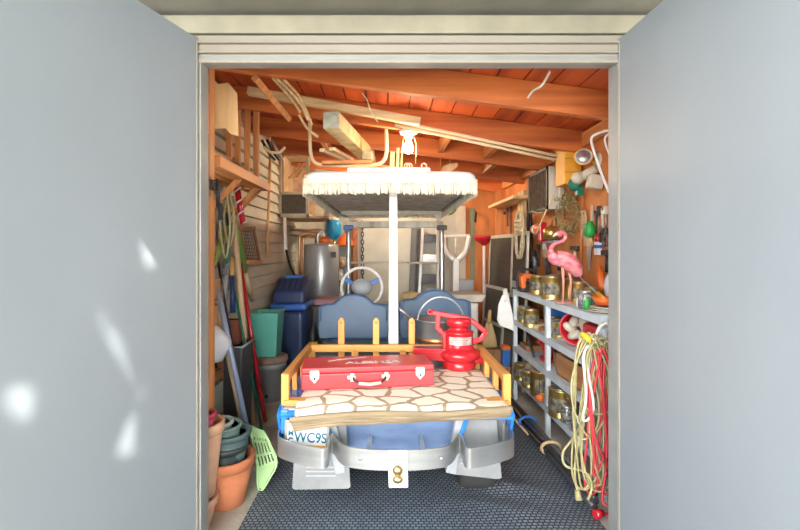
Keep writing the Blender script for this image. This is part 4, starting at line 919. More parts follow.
# cords hanging from near post
t = thing('extension_cord', 'beige looped extension cord tied with yellow tape on the near shelf post', 'cord', P(590, 500, 2.15))
def loopcord(x, y, top, bot, wd, ph, r=.0055):
    pts = []
    for k in range(20):
        a = 2*PI*k/20; zz = (top+bot)/2+(top-bot)/2*math.cos(a)
        pts.append((x+wd*math.sin(a)*(1-.25*math.cos(a))+.010*math.sin(3*a+ph), y+.012*math.sin(2*a+ph), zz))
    return MB().tube(smooth(pts, 3, True), r, 7, closed=True)
rnd = random.Random(3)
for i in range(11):
    obj('cord_loop', loopcord(.945+.011*(i-5), 2.070-.009*(i%4), .80+.012*(i%3)-.004*abs(i-3), .10+.42*rnd.random()*(i%2), .040+.014*(i%4), i, .0046), m_cord, t)
yt = P(587,337,2.06); obj('yellow_tape', MB().tube([yt+Vector(v) for v in ((-.02,0,.01),(0,-.015,-.006),(.02,0,-.02),(.0,.02,.0))], .013, 8, closed=True), mat('tape_yellow', (.85,.60,.03), .5), t)
obj('cord_tail', MB().tube(smooth([P(592,400,2.06),P(575,435,2.1),P(563,452,2.12),P(566,466,2.1),P(585,472,2.06),P(592,485,2.04),P(588,500,2.03)], 6), .006, 7), m_cord, t)
obj('cord_tail', MB().tube(smooth([P(584,420,2.06),P(576,455,2.08),P(575,478,2.08),P(578,492,2.07)], 6), .006, 7), m_cord, t)
obj('plug', MB().tube([P(577,490,2.07),P(579,500,2.06)], [.011,.016], 10), m_cord, t)
t = thing('extension_cord', 'red extension cord hanging inside the beige cord loops', 'cord', (.98, 2.06, .0))
for i in range(5): obj('cord_loop', loopcord(.93+.020*i, 2.062-.016*(i%3), .76-.02*(i%2), .08+.09*(i%3), .022+.008*(i%3), 2*i, .0052), m_rcord, t)
obj('cord_tail', MB().tube(smooth([(.99,2.04,.2),(.965,2.02,.12),(.955,2.0,.08),(.985,1.99,.06),(.985,2.0,.03),(.95,2.0,.028)], 6), .006, 7), m_rcord, t)
obj('plug', MB().tube([(.955,2.0,.030),(.915,1.99,.030)], [.016,.020], 10), m_red, t)
t = thing('extension_cord', 'short white cord loop hanging beside the red cord', 'cord', (.945, 2.05, .4)); obj('cord_loop', loopcord(.905, 2.045, .76, .42, .016, 1, .006), m_wcord, t)
t = thing('grey_reel', 'grey-blue plastic case hanging at the near end of shelving', 'case', (1.0, 2.12, .6)); obj('reel_case', MB().bb((.985,2.075,.58),(1.06,2.12,.84)), m_grey, t, bev=.02); obj('white_cable', MB().tube(smooth([(.97,2.11,.60),(.965,2.11,.74),(.985,2.10,.835),(1.02,2.09,.86)],5), .008, 8), m_wcord, t)
# pole bundle on the floor
m_gblk = mat('gloss_black', (.04,.04,.045), .22, 0, coat=.5)
A, B = P(504, 396, 3.52), P(601, 512, 2.02); A.z = .045; B.z = .045
t = thing('pole_bundle', 'black bundle of tent poles strapped with blue and tan bands on the floor', 'poles', ((A+B)/2)); dv = (B-A).normalized(); sd = Vector((-dv.y, dv.x, 0))
for i,(o1,h_,r,a0,a1,m_) in enumerate(((-.035,.0,.015,.05,1,m_gblk),(.0,.002,.016,0,.97,m_black),(.034,0,.014,.1,.93,m_black),(-.018,.026,.014,.12,.99,m_gblk),(.018,.028,.014,.02,.9,m_dgrey),(.056,-.01,.010,0,.40,m_tool),(-.056,-.008,.008,.0,.45,m_tool))):
    obj('pole', MB().cyl(A.lerp(B,a0)+sd*o1+Vector((0,0,h_)), A.lerp(B,a1)+sd*o1*.8+Vector((0,0,h_)), r), m_, t)
for f, m_, r in ((.36, m_bluelid, .056), (.62, m_tool, .056)):
    c0 = A.lerp(B, f)+Vector((0,0,.012)); obj('strap', MB().tube([c0+sd*r*math.cos(a)+Vector((0,0,r*.62*math.sin(a)+.004)) for a in [2*PI*k/18 for k in range(18)]], .009, 8, closed=True), m_, t)
# ---- top shelf things
fl = P(566, 300, 2.66); fl.z = Z1
t = thing('flamingo', 'pink flamingo ornament standing on top shelf of the metal shelving', 'flamingo', fl)
def FP(px, py, dd=0): p = P(px, py, 2.66+dd); return p
bodyp = [FP(551.5,253), FP(554,258), FP(560,258.5), FP(567,261), FP(573,266), FP(577.5,272,.01), FP(578,276,.02)]
obj('flamingo_body', MB().tube(smooth(bodyp, 5), [.010+.040*math.sin(PI*min(1,(k+2)/33))**.8 for k in range(31)], 18), m_pink, t)
neck = smooth([FP(554,257), FP(551,252), FP(551.8,246.5), FP(556,243.5), FP(562,241.5), FP(565.2,237.5), FP(564,233.5), FP(560,232.5)], 5)
obj('flamingo_neck', MB().tube(neck, [.020-.010*min(1,k/14) for k in range(len(neck))], 12), m_pink, t)
hd_ = obj('flamingo_head', MB().ball(FP(559.5,233.5), .019, 14, sc=(1.2,.8,.95)), m_pink, t)
obj('beak', MB().tube(smooth([FP(557.5,233.5), FP(554.5,235), FP(553,238.5)], 4), [.011,.0105,.010,.009,.0075,.006,.004,.003,.002], 10), m_cream, hd_)
obj('beak_tip', MB().tube([FP(553.4,237), FP(553,240)], [.007,.002], 8), m_black, hd_); obj('eye', MB().ball(FP(559,232.8,-.014), .003, 8), m_black, hd_)
for k, (dx, sy) in enumerate(((0, -.035), (2, .03))):
    w_ = MB().ball(FP(568+dx*.3,262.5,sy), .036, 16, Euler((0, math.radians(33), 0)), (1.45,.35,.75)); obj('wing', w_, m_pink, t)
for (a_, k_, b_) in ((FP(562.5,266), FP(563.5,283), FP(563,298)), (FP(568,268,.02), FP(571,281,.02), FP(569.5,298,.02))):
    b_.z = Z1+.01; obj('leg', MB().tube([a_, k_, b_], [.011,.007,.006], 8), m_legpink, t)
    obj('foot', MB().prism([(-.045,-.018),(-.045,.018),(-.01,.006),(.02,.0),(-.01,-.006)], Vector((b_.x,b_.y,Z1+.006)), (1,0,0), (0,1,0), .008), m_legpink, t)
cs = P(526, 292, 3.47); cs.z = Z1
t = thing('chainsaw', 'orange and black chainsaw at the far end of the top shelf', 'chainsaw', cs)
obj('saw_body', MB().bb(cs+Vector((-.055,-.06,.0)), cs+Vector((.065,.06,.075))), m_black, t, bev=.015, seg=3)
obj('orange_shroud', MB().prism([(-.055,.03),(-.062,.115),(-.03,.14),(.05,.135),(.062,.09),(.06,.03),(.03,.03),(.028,.10),(-.02,.10),(-.022,.03)], cs, (1,0,0), (0,0,1), .15), m_orange, t, bev=.008)
obj('front_handle', MB().tube(smooth([cs+Vector((-.075,-.04,.02)), cs+Vector((-.08,-.04,.12)), cs+Vector((-.05,-.04,.165)), cs+Vector((.04,-.04,.165)), cs+Vector((.078,-.04,.11)), cs+Vector((.075,-.04,.02))], 5), .010, 10), m_black, t)
obj('guide_bar', MB().prism([(0,-.03),(.22,-.025),(.24,0),(.22,.025),(0,.03)], cs+Vector((-.03,.05,.04)), (0,1,0), (0,0,1), .006), m_steel, t)
t = thing('plate_stack', 'stack of pale saucers near the door on the top shelf', 'saucers', (1.10, 2.27, Z1))
for k in range(3): obj('saucer', MB().lathe([(0,0),(.04,0),(.075,.010),(.073,.013),(.04,.004),(0,.004)], (1.10+.004*k,2.30-.005*k,Z1+.010*k), 26), m_cream, t)
o = obj('red_bowl', MB().lathe([(0,.036),(.04,.036),(.062,.075),(.058,.075),(.036,.042),(0,.042)], (1.12,2.33,Z1), 24), m_orange); tag(o, 'small red bowl resting on the pale saucers', 'bowl')
t = thing('screwdriver', 'long thin screwdriver lying across red bowl and top shelf', 'screwdriver', (1.12,2.5,Z1+.1)); obj('shaft', MB().cyl((1.12,2.40,Z1+.085),(1.13,2.78,Z1+.20), .004), m_steel, t); obj('handle', MB().cyl((1.118,2.30,Z1+.05),(1.12,2.41,Z1+.088), .013), m_yel, t)
o = obj('plastic_grip', MB().cyl((1.20,2.52,Z1+.10),(1.22,2.60,Z1+.22), .016), m_orange); tag(o, 'orange plastic grip upright behind the cream can', 'grip')
o = obj('white_bag', MB().ball((1.21,2.42,Z1+.12), .07, 16, sc=(.6,.9,1.2)), m_bag); tag(o, 'crumpled white bag against the wall above red bowl', 'bag')
for i,(x,y,m_,lab) in enumerate(((1.07,2.42,m_green,'small green bottle left of the red bowl'),(1.13,2.50,m_teal,'teal capped bottle behind the small green bottle'),(1.08,2.54,m_white,'small white jar beside the clear glass jar'))):
    tag(obj('small_bottle', MB().lathe([(0,0),(.018,0),(.018,.04),(.008,.055),(.008,.065),(0,.065)], (x,y,Z1), 14), m_), lab, 'bottle')
# clutter in the back part of top shelf
for i,(px,d,h,r,m_,lab) in enumerate(((543,3.3,.10,.03,m_steel,'small steel tin behind first gold can'),(563,3.1,.15,.03,m_black,'black spray can behind the flamingo'),(585,2.85,.12,.035,m_tan,'tan tub behind the near gold cans'),(548,3.05,.05,.04,m_dgrey,'dark low tin between gold cans'))):
    tag(obj('tin', MB().lathe([(0,0),(r,0),(r,h*.85),(r*.5,h),(0,h)], ((px-CX)*d/F, d, Z1), 16), m_), lab, 'tin')

# ================================================================ THINGS ON THE RIGHT WALL
def wallM(px, py, off=.02):   # local x = along wall towards the camera (screen right), z up, y into wall
    p = RW(px, py, off); return Matrix.Translation(p) @ Matrix(((0,1,0,0),(-1,0,0,0),(0,0,1,0),(0,0,0,1)))
def vlen(px, n): return n*(XR*F/(px-CX))/F
def screwdriver(px, y0, y1, m_, lab):
    M = wallM(px, y0); L = vlen(px, y1-y0); t = thing('screwdriver', lab, 'screwdriver', M.translation)
    obj('handle', MB(M).lathe([(0,0),(.012,0),(.016,-.01),(.012,-L*.2),(.015,-L*.38),(.007,-L*.42),(0,-L*.42)], seg=12), m_, t)
    obj('shaft', MB(M).cyl((0,0,-L*.4),(0,0,-L), .004), m_steel, t)
def pliers(px, y0, y1, m_, lab):
    M = wallM(px, y0); L = vlen(px, y1-y0); t = thing('pliers', lab, 'pliers', M.translation)
    obj('jaws', MB(M).prism([(-.012,-L*.35),(-.02,-L*.2),(-.006,0),(.006,0),(.02,-L*.2),(.012,-L*.35)], (0,0,0), (1,0,0), (0,0,1), .012), m_blackm, t)
    for s in (-1,1): obj('handle', MB(M).tube(smooth([(s*-.006,0,-L*.3),(s*.022,0,-L*.5),(s*.026,0,-L*.8),(s*.018,0,-L)],3), .008, 8), m_, t)
def wrench(px, y0, y1, lab, w=.02, m_=None):
    M = wallM(px, y0); L = vlen(px, y1-y0)
    o = obj('wrench', MB(M).prism([(-w,0),(-w*1.2,-.03),(-w*.5,-.05),(-w*.4,-L+.03),(-w*.9,-L+.01),(-w*.5,-L),(w*.5,-L),(w*.9,-L+.01),(w*.4,-L+.03),(w*.5,-.05),(w*1.2,-.03),(w,0),(w*.4,-.022),(-w*.4,-.022)], (0,0,0), (1,0,0), (0,0,1), .010), m_ or m_blackm, bev=.002); tag(o, lab, 'wrench')
def handsaw(px, y0, y1, lab, flip=False):
    M = wallM(px, y0); L = vlen(px, y1-y0); t = thing('handsaw', lab, 'saw', M.translation)
    obj('blade', MB(M).prism([(-.035,-.07),(.045,-.07),(.015,-L),(-.005,-L)], (0,0,0), (1,0,0), (0,0,1), .003), m_steel, t)
    obj('handle', MB(M).prism([(-.04,0),(.03,-.005),(.05,-.07),(.04,-.095),(-.035,-.095),(-.05,-.05)], (0,0,0), (1,0,0), (0,0,1), .02), m_tool, t, bev=.006)
def hammer(px, y0, y1, lab, m_=None):
    M = wallM(px, y0); L = vlen(px, y1-y0); t = thing('hammer', lab, 'hammer', M.translation)
    obj('head', MB(M).bb((-.06,-.014,-.03),(.05,.014,0)), m_blackm, t, bev=.005); obj('handle', MB(M).cyl((0,0,-.02),(0,0,-L), .012,.014), m_ or m_tool, t)
wrench(507.5, 207, 226, 'dark wrench hanging left above the leaning window screens', .03)
wrench(511, 205, 240, 'long dark wrench between leaning screens and rope coil', .025)
hammer(504, 212, 232, 'hammer with dark head hanging leftmost on the orange wall')
# rope coil on post
pc_ = RW(520, 205, .06)
o = obj('wall_batten', MB().bb(pc_+Vector((-.0,-.11,-.30)), pc_+Vector((.06,.08,.13))), m_pinez, bev=.004); tag(o, 'pale vertical timber batten behind the hanging rope coil', 'batten')
t = thing('rope_coil', 'large coil of pale rope hanging on timber batten', 'rope', RW(518, 250, .12))
for i in range(8):
    c0 = RW(519+.5*(i%3), 235, .10+.012*(i%4)); w_, h_ = .10+.012*(i%3), .17+.012*(i%4)
    obj('rope_loop', MB().tube(smooth([(c0.x+.008*math.sin(3*a+i), c0.y+w_*math.cos(a), c0.z+h_*math.sin(a)) for a in [2*PI*k/14 for k in range(14)]], 3, True), .010, 7, closed=True), m_rope, t)
c0 = RW(519, 235, .15); obj('rope_wrap', MB().tube(smooth([(c0.x+.02*math.cos(a)*1.5, c0.y+.06*math.sin(a), c0.z+.14-.006*a) for a in [k*.5 for k in range(40)]], 1), .010, 7), m_rope, t)
# clamps / brackets around
pliers(527, 190, 222, m_black, 'large black pliers hanging right of the rope coil')
t = thing('axe', 'black headed hatchet hanging right of rope coil below the air conditioner', 'axe', RW(528, 245)); M = wallM(528, 196)
obj('axe_head', MB(M).prism([(-.10,-.06),(-.09,.05),(.02,.025),(.03,-.03)], (0,0,-.02), (1,0,0), (0,0,1), .025), m_blackm, t, bev=.004); obj('garden_stake', MB(M).cyl((0,0,0),(.02,0,-vlen(528,44)), .014), m_black, t)  # the cylinder is the hatchet's handle
pole('cane', RW(531, 205, .03), RW(532.5, 292, .05), .010, m_black, 'long thin black rod hanging beside the orange-red drill', 'rod')
pole('garden_stake', RW(525.5, 242, .04), RW(526.5, 272, .05), .018, m_pinez, 'honey coloured wooden handle upright behind the chainsaw', 'handle')  # loose wooden tool handle
t = thing('power_drill', 'orange and red power drill on wall beside the oil can', 'drill', RW(541, 235, .10)); M = wallM(539, 229, .09)
obj('drill_body', MB(M).lathe([(0,-.13),(.03,-.13),(.04,-.10),(.04,.02),(.028,.05),(.015,.07),(0,.07)], seg=18, R=Euler((0,PI/2,0))), m_orange, t); obj('drill_band', MB(M).lathe([(.041,-.07),(.042,-.07),(.042,-.03),(.041,-.03)], seg=18, R=Euler((0,PI/2,0))), m_white, t); obj('drill_grip', MB(M).bb((.05,-.03,-.10),(.10,.03,.05)), m_red, t, bev=.01)
t = thing('oil_can', 'small brass oil can on wall left of flamingo head', 'oil can', RW(551, 240, .08)); M = wallM(551, 239, .07)
obj('can_body', MB(M).lathe([(0,0),(.058,0),(.058,.07),(.03,.09),(.012,.10),(0,.10)], seg=22), m_brass, t); obj('spout', MB(M).tube([(0,0,.095),(.03,0,.14),(.07,0,.17)], [.008,.006,.003], 8), m_brass, t)
o = obj('can_bracket', MB(wallM(553, 240.5, .05)).bb((-.16,-.03,-.02),(.10,.05,0)).bb((-.16,-.03,-.07),(-.13,0,0)), m_grey, bev=.004); tag(o, 'grey shelf bracket carrying the brass oil can', 'bracket')
handsaw(545, 246, 276, 'handsaw hanging under the oil can')
wrench(538.5, 244, 266, 'dark wrench hanging under the drill', .03)
pliers(535, 250, 272, m_dgrey, 'grey pliers hanging left of the wrench under the drill')
o = obj('metal_disc', MB(wallM(533,262,.03)).lathe([(0,-.006),(.052,-.006),(.055,0),(.052,.006),(0,.006)], seg=28, R=Euler((PI/2,0,0))), m_grey); tag(o, 'round grey disc hanging above the chainsaw', 'disc')
wrench(556, 206, 232, 'slim dark wrench hanging above the oil can spout', .014)
hammer(549, 258, 280, 'dark hammer hanging between handsaw and flamingo neck', m_black)
handsaw(583, 210, 238, 'small handsaw hanging right of the garland')
screwdriver(559, 262, 282, m_black, 'black screwdriver hanging behind flamingo body')
hammer(575, 246, 280, 'hammer with pale handle hanging right of the flamingo')
# garland
t = thing('garland', 'dried green garland hanging on the orange wall above the flamingo', 'garland', RW(570, 235, .05)); q = MB(); q2 = MB(); rn = random.Random(5)
stem = smooth([RW(569,196,.04), RW(564,206,.05), RW(563,220,.05), RW(567,233,.05), RW(573,228,.05), RW(577,214,.05), RW(573,203,.05), RW(569,196,.04)], 6)
q.tube(stem, .006, 6); obj('stem', q, m_dkwood, t)
for k in range(420):
    p = rn.choice(stem)+Vector((rn.uniform(-.05,.02), rn.gauss(0,.035), rn.gauss(0,.018))); R = Euler((rn.uniform(0,6),rn.uniform(0,6),rn.uniform(0,6))).to_matrix(); s_ = rn.uniform(.010,.022)
    q2.add([p+R@Vector(v) for v in ((-s_,0,0),(0,-s_*.4,.003),(s_,0,0),(0,s_*.4,.003))], [(0,1,2,3)])
lf = obj('leaves', q2, mat('dry_leaf', (.22,.24,.09), .8, 0, (.34,.22,.10), 30), t); lf['kind'] = 'stuff'
# green-handled tool, label, hanging small tools near the door
M = wallM(592, 205, .02)
t = thing('green_tool', 'bright green tool with slim handle hanging near the door', 'tool', RW(592, 232)); obj('shaft', MB(M).cyl((0,0,0),(0,0,-vlen(592,18)), .008), m_cream, t); obj('green_head', MB(M).tube([(0,-.01,-vlen(592,16)),(0,-.015,-vlen(592,20)),(.0,-.015,-vlen(592,28)),(0,-.01,-vlen(592,32))], [.014,.030,.034,.016], 14), m_green, t)
handsaw(588.5, 232, 270, 'narrow handsaw with tan handle under the green tool')
t = thing('paint_tube', 'white tube with red and blue print hanging below green tool', 'tube', RW(598, 255)); M = wallM(598, 240, .02); obj('tube_body', MB(M).bb((-.03,-.012,-vlen(598,15)),(.03,.012,-.01)), m_white, t, bev=.004); obj('tube_cap', MB(M).cyl((0,0,-.01),(0,0,.03), .018), m_red, t); obj('tube_band', MB(M).bb((-.031,-.013,-.05),(.031,.013,-.03)), m_band, t)
screwdriver(599, 206, 228, m_black, 'black handled screwdriver right of the green tool')
wrench(603, 207, 228, 'pale steel wrench hanging between screwdrivers by the door', .018, m_steel)
screwdriver(606, 206, 226, m_cream, 'cream handled screwdriver next to door jamb')
pliers(602, 226, 242, m_black, 'black pliers hanging under the pale steel wrench')
pliers(606, 228, 246, m_dgrey, 'grey pliers hanging closest to the door jamb')
wrench(596, 210, 234, 'dark wrench just right of the green tool', .014)
hammer(607.5, 250, 272, 'dark hammer by the door jamb above the red bowl', m_black)
pole('wooden_batten', RW(583, 180, .02), RW(580, 285, .02), .010, m_orz, 'thin orange batten upright between garland and green tool', 'batten')
# yellow box, lights, conduit
c0 = P(568.5, 164, 3.05)
t = thing('yellow_box', 'stepped yellow painted wooden box on the right wall under the roof', 'box', c0-Vector((0,0,.15)))
obj('box_face', MB().prism([(-.058,-.146),(.055,-.146),(.055,.146),(-.005,.146),(-.005,.115),(-.058,.115)], c0, (1,0,0), (0,0,1), .16), m_yel, t, bev=.003)
for z in (-.07, .02): obj('groove', MB().bb(c0+Vector((-.057,-.083,z)), c0+Vector((.054,-.0795,z+.004))), m_dkwood, t)
t = thing('flood_light', 'security flood light with round lens and yellow ring', 'flood light', P(583, 160, 2.85)); c1 = P(583.5, 156.5, 2.80)
obj('lamp_shell', MB().lathe([(0,-.09),(.02,-.08),(.045,-.02),(.052,0),(.052,.004),(.044,.004),(.04,0),(0,-.004)], c1, 26, Euler((math.radians(78),0,math.radians(-22)))), m_cream, t)
obj('lens', MB().lathe([(0,.012),(.03,.009),(.043,.003),(.043,.0),(0,.0)], c1, 26, Euler((math.radians(78),0,math.radians(-22)))), m_steel, t)
obj('lens_ring', MB().tube([c1+Euler((math.radians(78),0,math.radians(-22))).to_matrix() @ Vector((.052*math.cos(a),.052*math.sin(a),-.003)) for a in [2*PI*k/26 for k in range(26)]], .005, 6, closed=True), m_yel, t)
obj('lamp_arm', MB().tube([c1+Vector((.02,.05,0)), P(592,160,2.86), P(598,166,2.8)], .014, 10), m_yel, t)
t = thing('flood_light', 'lower security light tube with grey box and green cap', 'flood light', P(590, 180, 2.75))
obj('lamp_tube', MB().tube([P(576,180,2.85), P(582,177,2.82), P(597,168,2.75)], [.035,.030,.028], 16), m_cream, t)
obj('lamp_ball', MB().ball(P(577.5,178,2.82), .038, 16), m_cream, t)
obj('junction_box', MB().box(P(595,182,2.72), (.085,.06,.085), Euler((0,math.radians(12),0))), m_cream, t, bev=.008)
obj('mount_plate', MB().lathe([(0,0),(.045,0),(.045,.02),(0,.02)], P(601,160,2.78), 20, Euler((0,-PI/2,0))), m_cream, t)
t = thing('cap_reel', 'dark green round plastic reel hanging beside the security lights', 'reel', P(576,195,2.9)); obj('reel_disc', MB().lathe([(0,-.02),(.038,-.02),(.045,0),(.038,.02),(0,.02)], P(575,184,2.9), 22, Euler((PI/2,0,-.5))), m_dgreen, t); obj('reel_tail', MB().bb(P(577.5,187,2.88), P(580.5,196,2.92)), m_dgreen, t)
t = thing('wire_basket', 'bent white wire frame hanging by the right jamb near the roof', 'wire frame', P(600,170,2.4))
obj('outer_wire', MB().tube(smooth([P(612,130,2.3), P(603,131.5,2.35), P(593,136,2.4), P(591.5,142,2.4), P(596,158,2.38), P(603,178,2.35), P(609,192,2.3)], 6), .0065, 8), m_white, t)
obj('inner_wire', MB().tube(smooth([P(612,133,2.3), P(606,136,2.33), P(605,142,2.33), P(610,156,2.3)], 5), .005, 8), m_white, t)
# air conditioner
t = thing('air_conditioner', 'wall mounted box unit with dark slatted front and cream side panel', 'air conditioner', (1.22, 3.5, 1.5))
x0, x1, y0, y1, z0, z1 = 1.165, 1.295, 3.30, 3.74, 1.50, 1.815
obj('unit_case', MB().bb((x0+.012,y0,z0),(x1,y1,z1)), m_cream, t, bev=.005)
m_grl = mat('grille_brown', (.13,.085,.05), .95, 0, (.07,.045,.03), 20)
obj('grille_frame', MB().bb((x0,y0+.0,z0),(x0+.012,y1,z0+.02)).bb((x0,y0,z1-.02),(x0+.012,y1,z1)).bb((x0,y0,z0),(x0+.012,y0+.02,z1)).bb((x0,y1-.02,z0),(x0+.012,y1,z1)).bb((x0+.006,y0,z0),(x0+.012,y1,z1)), m_blackm, t)
for k in range(8): obj('grille_slat', MB().bb((x0-.004,y0+.03+.050*k,z0+.02),(x0+.006,y0+.055+.050*k,z1-.02)), m_grl, t)
pole('white_rod', P(559.5,152,3.18), P(559.5,197,3.18), .008, m_white, 'thin white vertical rod in front of the wall unit', 'rod')
o = obj('power_cable', MB().tube(smooth([P(556,200,3.3), P(548,208,3.4), P(540,213,3.5), P(532,211,3.6)], 6), .007, 8), m_cord); tag(o, 'beige cable drooping below the slatted wall unit', 'cable')
pole('bent_stick', P(552,197,3.28), P(536,234,3.4), .006, m_pinez, 'pale stick slanting from the wall unit to the drill', 'stick')
# corner shelf beam & leaning screens
o = obj('eave_shelf', MB().bb((1.10, 3.95, 1.655), (1.29, 4.93, 1.685)), m_piney, bev=.003); tag(o, 'pale board shelf high on right wall near the back corner', 'shelf')
def screen(px0, d0, px1, d1, zb, zt_, lean_, label, w=.028, mid=None):
    a = Vector(((px0-CX)*d0/F, d0, 0)); c = Vector(((px1-CX)*d1/F, d1, 0)); u = (c-a); L = u.length; u.normalize()
    up = Vector((lean_, 0, 1)).normalized(); nrm = u.cross(up)
    t = thing('window_screen', label, 'window screen', (a+c)/2+Vector((0,0,zb)), 'window screens leaning by the right wall')
    Hh = zt_-zb; o0 = a+Vector((0,0,zb))
    def rect(u0, u1, h0, h1, th): return [(u0,h0),(u1,h0),(u1,h1),(u0,h1)]
    fr = MB()
    for r in ((0,L,0,w),(0,L,Hh-w,Hh),(0,w,0,Hh),(L-w,L,0,Hh))+(((0,L,mid,mid+w),) if mid else ()): fr.prism(rect(*r, 0), o0, u, up, .018)
    obj('screen_frame', fr, m_fr, t); obj('mesh_panel', MB().prism(rect(w*.5,L-w*.5,w*.5,Hh-w*.5,0), o0, u, up, .004), m_screen, t)
    return t
screen(486, 5.05, 509, 4.35, .0, 1.36, .035, 'tallest window screen, farthest back against right wall', .035)
screen(505, 4.55, 523, 3.78, .0, 1.36, .035, 'window screen standing between tallest screen and rope coil')
screen(479, 4.55, 499, 4.0, .0, .86, .08, 'shorter dark window screen in front of the tallest one', .028, .50)
screen(500, 4.0, 513, 3.72, .0, .83, .05, 'narrow window screen behind the white dustpan')
t = thing('whisk_broom', 'straw whisk broom standing before the window screens', 'broom', P(489, 352, 4.0)); 
obj('bristles', MB().lathe([(.0,-.22),(.075,-.22),(.06,-.12),(.025,0),(0,0)], P(489,322,4.0), 18, sy=.4), m_straw, t); obj('broom_handle', MB().tube([P(489,323,4.0), P(490,310,4.0)], [.022,.012], 10), m_straw, t)
o = obj('floor_crate', MB().bb((.80, 3.9, 0), (1.0, 4.08, P(489,322,4.0).z-.222)), m_dkwood, bev=.004); tag(o, 'brown crate the whisk broom stands on', 'crate')
# plunger
t = thing('plunger', 'red cup plunger upside down on white pole at back corner', 'plunger', P(484, 285, 5.1)); c0 = P(484, 243, 5.1)
obj('cup', MB().lathe([(0,-.03),(.02,-.03),(.04,-.01),(.10,.03),(.115,.065),(.115,.08),(.10,.082),(.08,.04),(0,.03)], c0, 26), m_red, t); obj('plunger_pole', MB().cyl(c0+Vector((0,0,-.03)), Vector((c0.x,c0.y,0)), .016), m_white, t)
# long green saw blade on back wall
c0 = P(472, 208, 5.39); q = MB()
pl_ = [(-.022,0),(.018,0)]; n = 34; Ls = .86
for k in range(n): pl_ += [(.034, -Ls*(k+.15)/n), (.022, -Ls*(k+.9)/n)]
pl_ += [(.0,-Ls-.02),(-.02,-Ls)]
o = obj('crosscut_saw', MB().prism(pl_, c0, (1,0,0), (0,0,1), .012), mat('green_steel', (.20,.27,.17), .6)); tag(o, 'long green crosscut saw blade hanging on orange back wall', 'saw')
o = obj('wall_hook', MB().tube(smooth([P(476,213,5.38), P(476,213,5.30), P(475.5,219,5.28), P(475.5,222,5.30)],4), .012, 8), m_black); tag(o, 'black hook on the orange back wall', 'hook')
# forked white frame
t = thing('forked_stand', 'white metal pole with forked open top standing at the back', 'stand', P(456, 300, 4.9))
d_ = 4.9
obj('upright', MB().bar(P(456,258,d_), Vector((P(456,300,d_).x, d_, 0)), .065, .04, (0,1,0)), m_white, t, bev=.006)
obj('fork', MB().tube(smooth([P(454,260,d_), P(448,254,d_), P(445,247,d_), P(444,236,d_)], 4), [.03]*5+[.026]*8, 10), m_white, t)
obj('fork', MB().tube(smooth([P(458,260,d_), P(464,254,d_), P(467,247,d_), P(469,236,d_)], 4), [.03]*5+[.026]*8, 10), m_white, t)
obj('cross_bar', MB().bar(P(443,236,d_), P(470,235.5,d_), .028, .03, (0,1,0)), m_white, t, bev=.005); obj('centre_rod', MB().cyl(P(456,237,d_), P(456,258,d_), .012), m_cream, t)
# ladder
t = thing('step_ladder', 'aluminium step ladder leaning against the pale back door', 'ladder', P(428, 300, 5.2))
for s, px0, px1, d1 in ((-1, 423, 415.5, 4.95), (1, 437.5, 438, 4.95)):
    b0 = Vector(((px1-CX)*d1/F, d1, 0)); b0 = b0; obj('ladder_rail', MB().bar(P(px0,226,5.25), b0, .035, .06, (0,1,0)), m_ladder, t, bev=.004)
for k in range(6):
    f = .10+.155*k; A_ = P(423,226,5.25).lerp(Vector(((415.5-CX)*4.95/F,4.95,0)), f); B_ = P(437.5,226,5.25).lerp(Vector(((438-CX)*4.95/F,4.95,0)), f)
    obj('ladder_step', MB().bar(A_, B_, .10, .035, (0,1,0)), m_ladder if k%2 else m_blackm, t, bev=.004)
o = obj('flat_rail', MB().bar(P(414.5,227,5.3), Vector(((409-CX)*5.1/F,5.1,0)), .07, .04, (0,1,0)), m_dgrey, bev=.004); tag(o, 'dark grey flat rail leaning left of the step ladder', 'rail')
o = obj('flat_rail', MB().bar(P(419.5,227,5.28), Vector(((414-CX)*5.05/F,5.05,0)), .03, .04, (0,1,0)), m_black, bev=.004); tag(o, 'thin black rail between grey rail and step ladder', 'rail')
# things behind the right seat
ck = thing('cooler', 'white cooler box with cream lid behind the right seat', 'cooler', (.6,4.3,0)); o = obj('cooler_lid', MB().prism([(-.26,-.03),(-.27,.04),(.29,.04),(.25,-.03)], P(452,297,4.3)+Vector((0,0,.0)), (1,0,0), (0,0,1), .35), m_cream, ck, bev=.01)
obj('cooler_body', MB().bb((.58,4.12,.0),(.83,4.47,.715)), m_white, ck, bev=.02)
q = MB().ball(P(411,296,4.05), .085, 18, sc=(1.2,.8,.5)); o = obj('straw_hat', q, m_straw); tag(o, 'tan straw bundle on the cart dash behind the canopy post', 'bundle')
o = obj('blue_tub', MB().bb(Vector((P(457,290,5.0).x,5.0,0)), P(471,279,5.2)), m_grey, bev=.01); tag(o, 'tall grey box at foot of the long green saw', 'box')
o = obj('green_hose', MB().tube(smooth([P(447,214,5.0), P(452,213,5.0), P(457,206,5.0), P(458,196,5.0)], 6), .016, 8), mat('hose_green', (.10,.20,.08), .5)); tag(o, 'dark green hose curling beside the canopy at the back', 'hose')
